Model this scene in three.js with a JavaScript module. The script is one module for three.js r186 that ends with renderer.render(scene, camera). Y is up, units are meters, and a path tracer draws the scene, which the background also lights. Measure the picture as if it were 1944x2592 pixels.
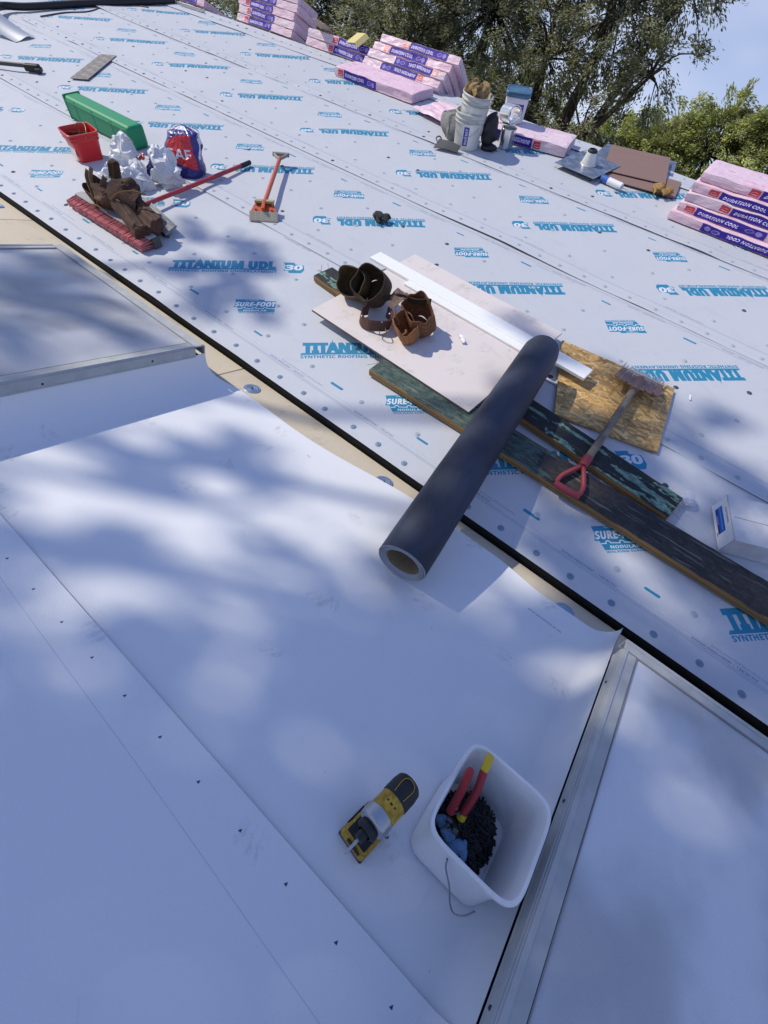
import * as THREE from 'three';
import { RoundedBoxGeometry } from 'three/addons/geometries/RoundedBoxGeometry.js';
import { mergeGeometries, mergeVertices } from 'three/addons/utils/BufferGeometryUtils.js';

// ---------- camera, sky, sun, exposure ----------
const scene = new THREE.Scene();
const camera = new THREE.PerspectiveCamera(98.39, 0.75, 0.02, 400);
camera.position.set(0, 1.08, 0);
camera.quaternion.setFromRotationMatrix(new THREE.Matrix4().set(
  0.76391886, -0.56836437, 0.30559764, 0,
  0.26235897, 0.7062064, 0.65760192, 0,
  -0.58957251, -0.42217823, 0.68859988, 0,
  0, 0, 0, 1));
scene.add(camera);
const renderer = new THREE.WebGLRenderer({ antialias: true });
renderer.toneMapping = THREE.LinearToneMapping;
renderer.toneMappingExposure = 1.16;
renderer.shadowMap.enabled = true;
const SUN = new THREE.Vector3(-0.70, 0.643, 0.314).normalize();
const sun = new THREE.DirectionalLight(new THREE.Color().setRGB(1.0, 0.93, 0.78), 3.3);
sun.position.copy(SUN).multiplyScalar(40);
sun.castShadow = true;
sun.shadow.mapSize.set(4096, 4096);
Object.assign(sun.shadow.camera, { left: -18, right: 18, top: 18, bottom: -18, near: 1, far: 90 });
scene.add(sun, sun.target);

// ---------- helpers ----------
const V3 = (x, y, z) => new THREE.Vector3(x, y, z);
function rng(a) { return () => { a |= 0; a = a + 0x6D2B79F5 | 0; let t = Math.imul(a ^ a >>> 15, 1 | a); t = t + Math.imul(t ^ t >>> 7, 61 | t) ^ t; return ((t ^ t >>> 14) >>> 0) / 4294967296; }; }
function hash3(x, y, z) { let h = Math.imul(x, 374761393) ^ Math.imul(y, 668265263) ^ Math.imul(z, 2147483647 ^ 1274126177); h = Math.imul(h ^ h >>> 13, 1274126177); return ((h ^ h >>> 16) >>> 0) / 4294967296; }
const sm = (t) => t * t * (3 - 2 * t), mix = (a, b, t) => a + (b - a) * t, clamp = (x, a = 0, b = 1) => Math.min(b, Math.max(a, x));
const sstep = (a, b, x) => sm(clamp((x - a) / (b - a)));
function noise3(x, y = 0, z = 0) {
  const X = Math.floor(x), Y = Math.floor(y), Z = Math.floor(z), u = sm(x - X), v = sm(y - Y), w = sm(z - Z), h = (i, j, k) => hash3(X + i, Y + j, Z + k);
  return mix(mix(mix(h(0, 0, 0), h(1, 0, 0), u), mix(h(0, 1, 0), h(1, 1, 0), u), v), mix(mix(h(0, 0, 1), h(1, 0, 1), u), mix(h(0, 1, 1), h(1, 1, 1), u), v), w) * 2 - 1;
}
const fbm = (x, y, z, o = 4) => { let s = 0, a = 0.5; for (let i = 0; i < o; i++) { s += a * noise3(x, y, z); x *= 2.03; y *= 2.03; z *= 2.03; a *= 0.5; } return s; };
function tileNoise(x, y, p, seed) {
  const X = Math.floor(x), Y = Math.floor(y), u = sm(x - X), v = sm(y - Y), m = (a) => ((a % p) + p) % p, h = (i, j) => hash3(m(X + i), m(Y + j), seed);
  return mix(mix(h(0, 0), h(1, 0), u), mix(h(0, 1), h(1, 1), u), v);
}
const tfbm = (u, v, p, seed, o = 4) => { let s = 0, a = 0.5; for (let i = 0; i < o; i++) { s += a * tileNoise(u * p, v * p, p, seed + i * 17); p *= 2; a *= 0.5; } return s / (1 - Math.pow(0.5, o)); };
function dataTex(n, fn, color = true, m = n) {
  const d = new Uint8Array(n * m * 4);
  for (let j = 0; j < m; j++) for (let i = 0; i < n; i++) { const c = fn(i / n, j / m), o = (j * n + i) * 4; const a = Array.isArray(c) ? c : [c, c, c]; for (let k = 0; k < 3; k++) d[o + k] = clamp(a[k]) * 255; d[o + 3] = 255; }
  const t = new THREE.DataTexture(d, n, m); t.wrapS = t.wrapT = THREE.RepeatWrapping; t.magFilter = THREE.LinearFilter; t.minFilter = THREE.LinearMipmapLinearFilter; t.generateMipmaps = true;
  if (color) t.colorSpace = THREE.SRGBColorSpace; t.needsUpdate = true; return t;
}
function canvasTex(w, h, draw) {
  const c = document.createElement('canvas'); c.width = w; c.height = h; draw(c.getContext('2d'), w, h);
  const t = new THREE.CanvasTexture(c); t.colorSpace = THREE.SRGBColorSpace; t.wrapS = t.wrapT = THREE.RepeatWrapping; t.anisotropy = 8; return t;
}
const C = (r, g, b) => new THREE.Color().setRGB(r, g, b);
const M = (r, g, b, rough = 0.8, o = {}) => new THREE.MeshStandardMaterial({ color: C(r, g, b), roughness: rough, side: THREE.DoubleSide, ...o });
const MP = (r, g, b, rough, o) => new THREE.MeshPhysicalMaterial({ color: C(r, g, b), roughness: rough, side: THREE.DoubleSide, ...o });
function prep(g) { g = g.index ? g.toNonIndexed() : g; for (const k of Object.keys(g.attributes)) if (!['position', 'normal', 'uv', 'color'].includes(k)) g.deleteAttribute(k); if (!g.attributes.uv) g.setAttribute('uv', new THREE.BufferAttribute(new Float32Array(g.attributes.position.count * 2), 2)); g.morphAttributes = {}; return g; }
const merge = (a) => Array.isArray(a) ? (a.length === 1 ? prep(a[0]) : mergeGeometries(a.map(prep))) : a;
function uvBox(g, sc = 1) { // uv in metres by dominant normal
  g = prep(g); const p = g.attributes.position, n = g.attributes.normal, u = new Float32Array(p.count * 2);
  for (let i = 0; i < p.count; i++) { const ax = Math.abs(n.getX(i)), ay = Math.abs(n.getY(i)), az = Math.abs(n.getZ(i)), x = p.getX(i), y = p.getY(i), z = p.getZ(i); const [a, b] = ay >= ax && ay >= az ? [x, z] : ax > az ? [z, y] : [x, y]; u[2 * i] = a * sc; u[2 * i + 1] = b * sc; }
  g.setAttribute('uv', new THREE.BufferAttribute(u, 2)); return g;
}
function xf(g, x = 0, y = 0, z = 0, rx = 0, ry = 0, rz = 0, s = 1) { g.applyMatrix4(new THREE.Matrix4().compose(V3(x, y, z), new THREE.Quaternion().setFromEuler(new THREE.Euler(rx, ry, rz, 'YXZ')), Array.isArray(s) ? V3(...s) : V3(s, s, s))); return g; }
const rbox = (w, h, d, r = 0.003, x = 0, y = 0, z = 0, rx = 0, ry = 0, rz = 0) => xf(new RoundedBoxGeometry(w, h, d, 2, Math.min(r, w / 2.01, h / 2.01, d / 2.01)), x, y, z, rx, ry, rz);
const cyl = (r1, r2, h, n = 24, x = 0, y = 0, z = 0, rx = 0, ry = 0, rz = 0, open = false) => xf(new THREE.CylinderGeometry(r1, r2, h, n, 1, open), x, y, z, rx, ry, rz);
const lathe = (pts, n = 32) => new THREE.LatheGeometry(pts.map((p) => new THREE.Vector2(...p)), n);
const curve = (pts, closed = false) => new THREE.CatmullRomCurve3(pts.map((p) => V3(...p)), closed);
const tube = (pts, r, n = 24, m = 8, closed = false) => new THREE.TubeGeometry(curve(pts, closed), n, r, m, closed);
function surf(fn, nu, nv) { // fn(u,v)->[x,y,z]
  const P = [], T = [], I = [];
  for (let j = 0; j <= nv; j++) for (let i = 0; i <= nu; i++) { P.push(...fn(i / nu, j / nv)); T.push(i / nu, j / nv); }
  for (let j = 0; j < nv; j++) for (let i = 0; i < nu; i++) { const a = j * (nu + 1) + i, b = a + 1, c = a + nu + 1, d = c + 1; I.push(a, b, d, a, d, c); }
  const g = new THREE.BufferGeometry(); g.setAttribute('position', new THREE.Float32BufferAttribute(P, 3)); g.setAttribute('uv', new THREE.Float32BufferAttribute(T, 2)); g.setIndex(I); g.computeVertexNormals(); return g;
}
// a sheet with thickness: [front face, back face + rims]
function slab(fn, nu, nv, th) {
  const f = surf(fn, nu, nv), n = f.attributes.normal, p = f.attributes.position, back = f.clone(), bp = back.attributes.position, bn = back.attributes.normal;
  for (let i = 0; i < p.count; i++) { bp.setXYZ(i, p.getX(i) - n.getX(i) * th, p.getY(i) - n.getY(i) * th, p.getZ(i) - n.getZ(i) * th); bn.setXYZ(i, -n.getX(i), -n.getY(i), -n.getZ(i)); }
  const id = back.index.array; for (let i = 0; i < id.length; i += 3) { const t = id[i]; id[i] = id[i + 1]; id[i + 1] = t; }
  const W = nu + 1, loop = []; for (let i = 0; i < nu; i++) loop.push(i); for (let j = 0; j < nv; j++) loop.push(j * W + nu); for (let i = nu; i > 0; i--) loop.push(nv * W + i); for (let j = nv; j > 0; j--) loop.push(j * W);
  const R = [], I = [], T = []; loop.forEach((k) => { R.push(p.getX(k), p.getY(k), p.getZ(k), bp.getX(k), bp.getY(k), bp.getZ(k)); T.push(0, 0, 0, 1); });
  for (let i = 0; i < loop.length; i++) { const a = 2 * i, b = 2 * ((i + 1) % loop.length); I.push(a, a + 1, b, b, a + 1, b + 1); }
  const rim = new THREE.BufferGeometry(); rim.setAttribute('position', new THREE.Float32BufferAttribute(R, 3)); rim.setAttribute('uv', new THREE.Float32BufferAttribute(T, 2)); rim.setIndex(I); const rr = rim.toNonIndexed(); rr.computeVertexNormals();
  return [f, merge([back, rr])];
}
const slabAll = (fn, nu, nv, th) => merge(slab(fn, nu, nv, th));
function crumple(g, amp, freq, seed = 0) { // push welded vertices along a noise field
  const p = g.attributes.position;
  for (let i = 0; i < p.count; i++) { const x = p.getX(i) * freq + seed, y = p.getY(i) * freq + seed * 1.7, z = p.getZ(i) * freq - seed; p.setXYZ(i, p.getX(i) + amp * fbm(x, y, z, 3), p.getY(i) + amp * fbm(x + 31, y, z, 3), p.getZ(i) + amp * fbm(x, y + 57, z, 3)); }
  g.computeVertexNormals(); return g;
}
function smooth(g) { g = g.clone(); g.deleteAttribute('normal'); const u = g.attributes.uv; g.deleteAttribute('uv'); g = mergeVertices(g, 1e-4); g.computeVertexNormals(); return g; }
// ribbon: a strap following points, width along `up`
function strap(pts, up, w, th, n = 40, closed = false) {
  const c = curve(pts, closed), U = V3(...up).normalize();
  return slabAll((u, v) => { const p = c.getPoint(u); return [p.x + U.x * (v - 0.5) * w, p.y + U.y * (v - 0.5) * w, p.z + U.z * (v - 0.5) * w]; }, n, 3, th);
}
const used = {};
const numbered = (n) => { used[n] = (used[n] ?? -1) + 1; return used[n] ? `${n}_${String(used[n]).padStart(3, '0')}` : n; };
function shade(o) { o.castShadow = o.receiveShadow = true; return o; }
function part(parent, name, geos, mat, label) { const m = shade(new THREE.Mesh(merge(geos), mat)); m.name = name; parent.add(m); if (label) m.userData.label = label; return m; }
function thing(name, label, category, group) { const o = new THREE.Group(); o.name = numbered(name); o.userData = { label, category }; if (group) o.userData.group = group; scene.add(o); return o; }
function single(name, label, category, geos, mat, group) { const m = shade(new THREE.Mesh(merge(geos), mat)); m.name = numbered(name); m.userData = { label, category }; if (group) m.userData.group = group; scene.add(m); return m; }
function structure(name, label) { const o = new THREE.Group(); o.name = numbered(name); o.userData = { kind: 'structure', label, category: 'roof' }; scene.add(o); return o; }
// the pitched roof: origin on its lower edge, u along the edge, v up the slope, h above it
const PITCH = 1 / 3, PK = Math.hypot(1, PITCH), RO = V3(0, 0.035, -1.35), RU = V3(1, 0, 0), RV = V3(0, PITCH / PK, -1 / PK), RN = V3(0, 1 / PK, PITCH / PK);
const roofPt = (u, v, h = 0) => RO.clone().addScaledVector(RU, u).addScaledVector(RV, v).addScaledVector(RN, h);
const roofQ = new THREE.Quaternion().setFromRotationMatrix(new THREE.Matrix4().makeBasis(RU, RN, RV.clone().negate()));
function onRoof(o, u, v, h = 0, yaw = 0, tilt = 0, roll = 0) { o.position.copy(roofPt(u, v, h)); o.quaternion.copy(roofQ).multiply(new THREE.Quaternion().setFromEuler(new THREE.Euler(tilt, yaw, roll, 'YXZ'))); return o; }
const D = Math.PI / 180, RIDGE = 3.95;
function onFlat(o, x, z, y = 0, yaw = 0) { o.position.set(x, y, z); o.rotation.y = yaw; return o; }

// ---------- sky (air and thin cloud), environment ----------
{
  const w = 512, h = 256, d = new Float32Array(w * h * 4);
  for (let j = 0; j < h; j++) for (let i = 0; i < w; i++) {
    const el = (j + 0.5) / h * Math.PI - Math.PI / 2, az = i / w * Math.PI * 2, t = clamp(el / (Math.PI / 2));
    const k = Math.exp(-6 * Math.max(0, t)), x = Math.cos(az) * Math.cos(el), z = Math.sin(az) * Math.cos(el), y = Math.sin(el);
    let c = [mix(0.125, 0.58, k), mix(0.205, 0.68, k), mix(0.475, 0.89, k)];
    const cl = sstep(0.02, 0.42, fbm(x * 2.6 + 4, y * 5.5, z * 2.6, 5)) * 0.35 * sstep(-0.02, 0.12, y);
    c = c.map((v, n) => mix(v, [0.92, 0.93, 1.0][n], cl));
    if (el < 0) c = [0.25, 0.27, 0.27];
    d.set([...c, 1], (j * w + i) * 4);
  }
  const t = new THREE.DataTexture(d, w, h, THREE.RGBAFormat, THREE.FloatType); t.mapping = THREE.EquirectangularReflectionMapping; t.magFilter = THREE.LinearFilter; t.colorSpace = THREE.LinearSRGBColorSpace; t.needsUpdate = true;
  scene.background = t; scene.environment = t;
  scene.backgroundIntensity = scene.environmentIntensity = 1.0;
}
// ---------- shared grain textures ----------
const grain = dataTex(256, (u, v) => 0.86 + 0.14 * tfbm(u, v, 16, 3, 4));
const grainBump = dataTex(256, (u, v) => tfbm(u, v, 48, 9, 3), false);
const blotch = dataTex(256, (u, v) => 0.74 + 0.26 * sstep(0.25, 0.75, tfbm(u, v, 5, 21, 5)));
const crinkleTex = dataTex(512, (u, v) => 1 - Math.abs(tfbm(u, v, 6, 55, 4) * 2 - 1), false);
const rep = (t, a, b = a) => { const c = t.clone(); c.repeat.set(a, b); c.needsUpdate = true; return c; };
const membraneDirt = (ctx, w, h, seed, n = 500) => { // specks and faint scuffs of dirt
  const r = rng(seed);
  for (let i = 0; i < n; i++) { ctx.fillStyle = `rgba(${90 + r() * 60},${90 + r() * 50},${90 + r() * 40},${0.04 + r() * 0.16})`; ctx.beginPath(); ctx.ellipse(r() * w, r() * h, 0.6 + r() * 2.4, 0.5 + r() * 1.4, r() * 3, 0, 7); ctx.fill(); }
  for (let i = 0; i < n / 12; i++) { c0: { const x = r() * w, y = r() * h, a = r() * 3; for (let j = 0; j < 26; j++) { ctx.fillStyle = `rgba(125,123,120,${0.03 + r() * 0.06})`; ctx.beginPath(); ctx.ellipse(x + (r() - 0.5) * 70, y + (r() - 0.5) * 46, 2 + r() * 14, 1 + r() * 6, a + r() * 0.6, 0, 7); ctx.fill(); } } }
  for (let i = 0; i < n / 14; i++) { ctx.strokeStyle = `rgba(120,120,125,${0.02 + r() * 0.05})`; ctx.lineWidth = 1 + r() * 3; ctx.beginPath(); const x = r() * w, y = r() * h; ctx.moveTo(x, y); ctx.quadraticCurveTo(x + (r() - 0.5) * 200, y + (r() - 0.5) * 200, x + (r() - 0.5) * 320, y + (r() - 0.5) * 320); ctx.stroke(); }
};

// ---------- ground and house body ----------
{
  const g = surf((u, v) => { const x = (u - 0.5) * 320, z = (v - 0.5) * 320; return [x, -3.4 + 0.15 * noise3(x * 0.2, z * 0.2), z]; }, 60, 60);
  const t = rep(dataTex(256, (u, v) => { const a = tfbm(u, v, 8, 77, 5); return [0.30 + 0.22 * a, 0.30 + 0.24 * a, 0.16 + 0.14 * a]; }), 60);
  const m = shade(new THREE.Mesh(g, M(1, 1, 1, 0.95, { map: t }))); m.name = 'ground'; m.userData = { kind: 'structure', label: 'grassy yard ground far below the roof', category: 'ground' }; scene.add(m);
  const hs = thing('house', 'house walls below the roof, mostly out of sight', 'house'); hs.userData.kind = 'structure';
  const stucco = M(0.62, 0.56, 0.48, 0.9, { map: rep(grain, 3) });
  part(hs, 'wall', rbox(16, 3.2, 0.2, 0.01, -4.5, -1.8, 3.0), stucco); part(hs, 'wall', rbox(16, 3.2, 0.2, 0.01, -4.5, -1.8, -8.4), stucco);
  part(hs, 'wall', rbox(0.2, 3.2, 11.2, 0.01, -12.5, -1.8, -2.7), stucco); part(hs, 'wall', rbox(0.2, 3.2, 11.2, 0.01, 3.5, -1.8, -2.7), stucco);
}

// ---------- flat roof: insulation boards with plates ----------
const flatRoof = structure('flat_roof', 'flat roof section of tan faced insulation boards');
{
  part(flatRoof, 'roof_deck', rbox(16.2, 0.1, 4.5, 0.005, -4.5, -0.109, 0.9), M(0.3, 0.24, 0.17, 0.9));
  const facer = canvasTex(1024, 1024, (c, w, h) => {
    c.fillStyle = 'rgb(208,195,174)'; c.fillRect(0, 0, w, h); const r = rng(5);
    for (let i = 0; i < 9000; i++) { c.strokeStyle = `rgba(${150 + r() * 90},${130 + r() * 90},${100 + r() * 90},${0.10 + r() * 0.12})`; c.lineWidth = 0.6 + r(); const x = r() * w, y = r() * h, a = r() * 6.3, l = 4 + r() * 18; c.beginPath(); c.moveTo(x, y); c.lineTo(x + Math.cos(a) * l, y + Math.sin(a) * l); c.stroke(); }
    membraneDirt(c, w, h, 8, 700);
    for (let i = 0; i < 22; i++) { c.fillStyle = `rgba(120,95,70,${0.03 + r() * 0.06})`; c.beginPath(); c.ellipse(r() * w, r() * h, 20 + r() * 70, 12 + r() * 40, r() * 3, 0, 7); c.fill(); }
  });
  const tans = [0.93, 1, 0.97].map((k) => M(k, k, k * 0.985, 0.85, { map: facer, bumpMap: grainBump, bumpScale: 0.0008 }));
  let n = 0;
  for (const [z0, z1] of [[-1.352, -0.14], [-0.136, 1.076], [1.08, 3.0]])
    for (let k = -6; k < 3; k++) { const x0 = -1.55 + 1.938 * k; if (x0 > 3) continue; const b = uvBox(rbox(1.932, 0.05, z1 - z0 - 0.003, 0.002, x0 + 0.969, -0.0282, (z0 + z1) / 2)); part(flatRoof, 'insulation_board', b, tans[(n++) % 3]); }
  const plate = lathe([[0, 0.0035], [0.006, 0.0035], [0.007, 0.0012], [0.013, 0.0012], [0.0155, 0.0045], [0.018, 0.0012], [0.023, 0.0012], [0.0255, 0.0045], [0.028, 0.0014], [0.033, 0.0014], [0.0365, 0.0032], [0.038, 0.0002]], 36);
  const pm = M(0.34, 0.42, 0.55, 0.38, { metalness: 0.7 });
  for (const [x, z] of [[-1.389, -1.265], [-0.61, -1.271], [0.205, -1.271], [0.489, -1.292], [1.25, -1.28], [-2.17, -1.262], [-2.95, -1.27], [-3.72, -1.262], [-4.5, -1.268]]) { const p = part(flatRoof, 'fastening_plate', plate.clone(), pm); p.position.set(x, -0.003, z); p.rotation.y = x * 7; const s = part(p, 'screw', cyl(0.005, 0.0055, 0.004, 8, 0, 0.004, 0), M(0.05, 0.06, 0.08, 0.5, { metalness: 0.6 })); s.name = 'screw_head'; }
}

// ---------- white membrane sheets ----------
const XL = -1.543, XR = 0.364;
function profile(t, lift) { // cross profile between the two skylight curbs, t 0..1 -> [x, y]
  const left = 0.112, right = 0.064, flat0 = -1.405, flat1 = 0.30;
  if (t < 0.16) { const s = t / 0.16, a = (1 - s); const q = Math.pow(a, 1.0); return [flat0 + (XL - flat0) * Math.sin(q * Math.PI / 2), left * (1 - Math.cos(q * Math.PI / 2)) ]; }
  if (t > 0.87) { const s = (t - 0.87) / 0.13; return [flat1 + (XR - flat1) * Math.sin(s * Math.PI / 2), right * (1 - Math.cos(s * Math.PI / 2))]; }
  const s = (t - 0.16) / 0.71; return [mix(flat0, flat1, s), 0];
}
const tpoBack = M(0.03, 0.033, 0.045, 0.55);
const tpoBump = rep(grainBump, 30);
function tpoTex(x0, z0, wx, wz, cw, chh, seed, extra) { return canvasTex(cw, chh, (c, w, h) => { c.fillStyle = 'rgb(225,226,229)'; c.fillRect(0, 0, w, h); membraneDirt(c, w, h, seed, 260); c.save(); extra(c, (x) => (x - x0) / wx * w, (z) => (z - z0) / wz * h, w / wx); c.restore(); }); }
function sheet(name, label, zA, zB, base, tex, ny, edgeFn) {
  const o = thing(name, label, 'membrane');
  const fn = (u, v) => { const [x, y] = profile(u), { z, lift } = edgeFn(u, v, x, mix(zB, zA, v)); return [x, base + y + 0.0012 * noise3(x * 1.7 + 3, z * 2.1, 5) * sstep(0, 0.1, u) * sstep(1, 0.9, u) + lift, z]; };
  const [f, b] = slab((u, v) => fn(u, v), 110, ny, 0.0015);
  const p = f.attributes.position, t = f.attributes.uv; for (let i = 0; i < p.count; i++) t.setXY(i, (p.getX(i) - XL) / (XR - XL), 1 - (p.getZ(i) - zA) / (zB - zA));
  part(o, 'top_face', f, M(1, 1, 1, 0.5, { map: tex, bumpMap: tpoBump, bumpScale: 0.0004 }));
  part(o, 'backing', b, tpoBack);
  return o;
}
{
  const zA = -1.30, zB = -0.12;
  const tex = tpoTex(XL, zA, XR - XL, zB - zA, 2048, 1280, 31, (c, X, Z, k) => {
    c.fillStyle = 'rgba(70,75,95,0.75)'; c.font = `${0.011 * k}px sans-serif`; c.fillText('ROOF MEMBRANE 60 MIL', X(0.10), Z(-1.165)); c.fillText('TPO', X(-0.9), Z(-1.12));
    for (const [x, z] of [[-0.95, -1.1], [-1.0, -0.62], [0.2, -1.13], [-0.1, -0.85]]) { c.fillRect(X(x), Z(z), 0.003 * k, 0.002 * k); }
  });
  sheet('membrane_sheet', 'white membrane sheet beneath the dark roll, its far edge curling beside the tan boards', zA, zB, 0.0045, tex, 60, (u, v, x, z) => {
    const edge = -1.198 - 0.092 * sstep(-1.15, -0.25, x) + 0.035 * sstep(-0.1, 0.15, x) - 0.02 * sstep(0.28, 0.37, x) - 0.004 * Math.sin(x * 9) + 0.06 * sstep(-1.40, -1.54, x);
    const zz = mix(zB, edge, v); return { z: zz, lift: 0.012 * sstep(0.93, 1, v) * sstep(0.0, 0.35, x) + 0.004 * sstep(0.95, 1, v) };
  });
}
{
  const zA = -0.21, zB = 1.6;
  const tex = tpoTex(XL, zA, XR - XL, zB - zA, 2048, 1934, 32, (c, X, Z, k) => {
    c.fillStyle = 'rgb(40,44,60)';
    for (let n = -6; n < 12; n++) { const x = -0.882 + 0.1263 * n, z = -0.160 - 0.0008 * n, s = 0.0042 * k; c.beginPath(); c.moveTo(X(x) - s * 0.7, Z(z) + s * 0.55); c.lineTo(X(x) + s * 0.9, Z(z) + s * 0.5); c.lineTo(X(x) + s * 0.35, Z(z) - s * 1.05); c.fill(); }
    c.strokeStyle = 'rgba(110,116,140,0.35)'; c.lineWidth = 1.2; c.beginPath(); for (let i = 0; i <= 60; i++) { const x = -1.3 + i * 0.028; c.lineTo(X(x), Z(-0.112 + 0.03 * (x + 0.6) / 0.7 * 0.9 + 0.002 * Math.sin(x * 5))); } c.stroke();
    c.save(); c.translate(X(0.245), Z(-0.118)); c.rotate(0.15); c.strokeStyle = 'rgba(75,80,105,0.85)'; c.lineWidth = 1.5; c.font = `italic ${0.022 * k}px serif`; c.strokeText('Sp', 0, 0); c.beginPath(); c.ellipse(0.008 * k, -0.006 * k, 0.012 * k, 0.006 * k, 0.5, 0, 5); c.stroke(); c.restore();
  });
  sheet('membrane_sheet', 'white membrane sheet in the foreground marked with a row of small triangles', zA, zB, 0.0082, tex, 80, (u, v, x, z) => ({ z, lift: 0.0032 * sstep(0.975, 1, v) + 0.0008 * noise3(x * 6, 1, 2) * sstep(0.95, 1, v) }));
}

// ---------- skylights ----------
const alu = M(0.50, 0.51, 0.50, 0.85, { metalness: 0.0, map: rep(grain, 2), roughnessMap: rep(grain, 4) });
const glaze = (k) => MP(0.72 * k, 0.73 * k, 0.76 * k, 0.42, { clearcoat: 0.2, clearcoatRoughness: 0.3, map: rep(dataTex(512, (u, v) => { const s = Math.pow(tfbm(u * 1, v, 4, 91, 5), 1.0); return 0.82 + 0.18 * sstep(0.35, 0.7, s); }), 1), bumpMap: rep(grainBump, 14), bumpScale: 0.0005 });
function skylight(label, x0, x1, z0, z1, tone) {
  const o = thing('skylight', label, 'skylight', 'low framed skylights on the flat roof'); const cx = (x0 + x1) / 2, cz = (z0 + z1) / 2, w = x1 - x0, d = z1 - z0, top = 0.154; o.position.set(cx, 0, cz);
  part(o, 'curb', rbox(w - 0.02, 0.105, d - 0.02, 0.003, 0, 0.0525, 0), M(0.02, 0.022, 0.03, 0.8));  // near-black colour stands in for the shadow gap below the frame rails
  const rail = (L) => [uvBox(rbox(L, 0.034, 0.006, 0.0015, 0, 0.132, 0.003)), uvBox(rbox(L, 0.006, 0.010, 0.002, 0, 0.1135, 0.003)), uvBox(rbox(L, 0.006, 0.042, 0.0025, 0, 0.1505, -0.018)), uvBox(rbox(L, 0.004, 0.012, 0.0015, 0, 0.1545, -0.006))];
  for (const [L, px, pz, a] of [[w, 0, d / 2, 0], [w, 0, -d / 2, Math.PI], [d - 0.086, w / 2, 0, Math.PI / 2], [d - 0.086, -w / 2, 0, -Math.PI / 2]]) {
    const r = part(o, 'frame_rail', rail(L), alu); r.rotation.y = a; r.position.set(px, 0, pz); if (L !== w) r.position.x += Math.sign(px) * -0.0005;
    for (let k = 0; k < 4; k++) { const s = part(r, 'screw', xf(lathe([[0, 0.0028], [0.003, 0.0022], [0.0045, 0]], 10), 0, 0, 0, Math.PI / 2), M(0.05, 0.05, 0.06, 0.5, { metalness: 0.6 })); s.position.set(-L / 2 + L * (k * 0.26 + 0.09), 0.128 + 0.006 * Math.sin(k * 3), 0.006); }
  }
  const iw = w / 2 - 0.042, id = d / 2 - 0.042;
  part(o, 'gasket', [[iw, 0.004, 0, id], [iw, 0.004, 0, -id]].map(([a, b, x, z]) => rbox(2 * a, 0.005, 0.003, 0.001, x, 0.1500, z)).concat([iw, -iw].map((x) => rbox(0.003, 0.005, 2 * id, 0.001, x, 0.1503, 0))), M(0.25, 0.25, 0.26, 0.7));
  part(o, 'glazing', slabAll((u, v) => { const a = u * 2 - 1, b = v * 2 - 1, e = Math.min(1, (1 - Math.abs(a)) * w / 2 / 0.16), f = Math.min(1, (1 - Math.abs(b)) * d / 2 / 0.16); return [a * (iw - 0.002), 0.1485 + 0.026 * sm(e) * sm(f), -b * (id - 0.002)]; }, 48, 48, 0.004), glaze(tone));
  return o;
}
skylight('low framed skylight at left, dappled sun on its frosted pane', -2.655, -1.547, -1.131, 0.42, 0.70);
skylight('low framed skylight at right, its frosted pane in shade', 0.36, 1.55, -1.152, 0.35, 0.95);

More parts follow.
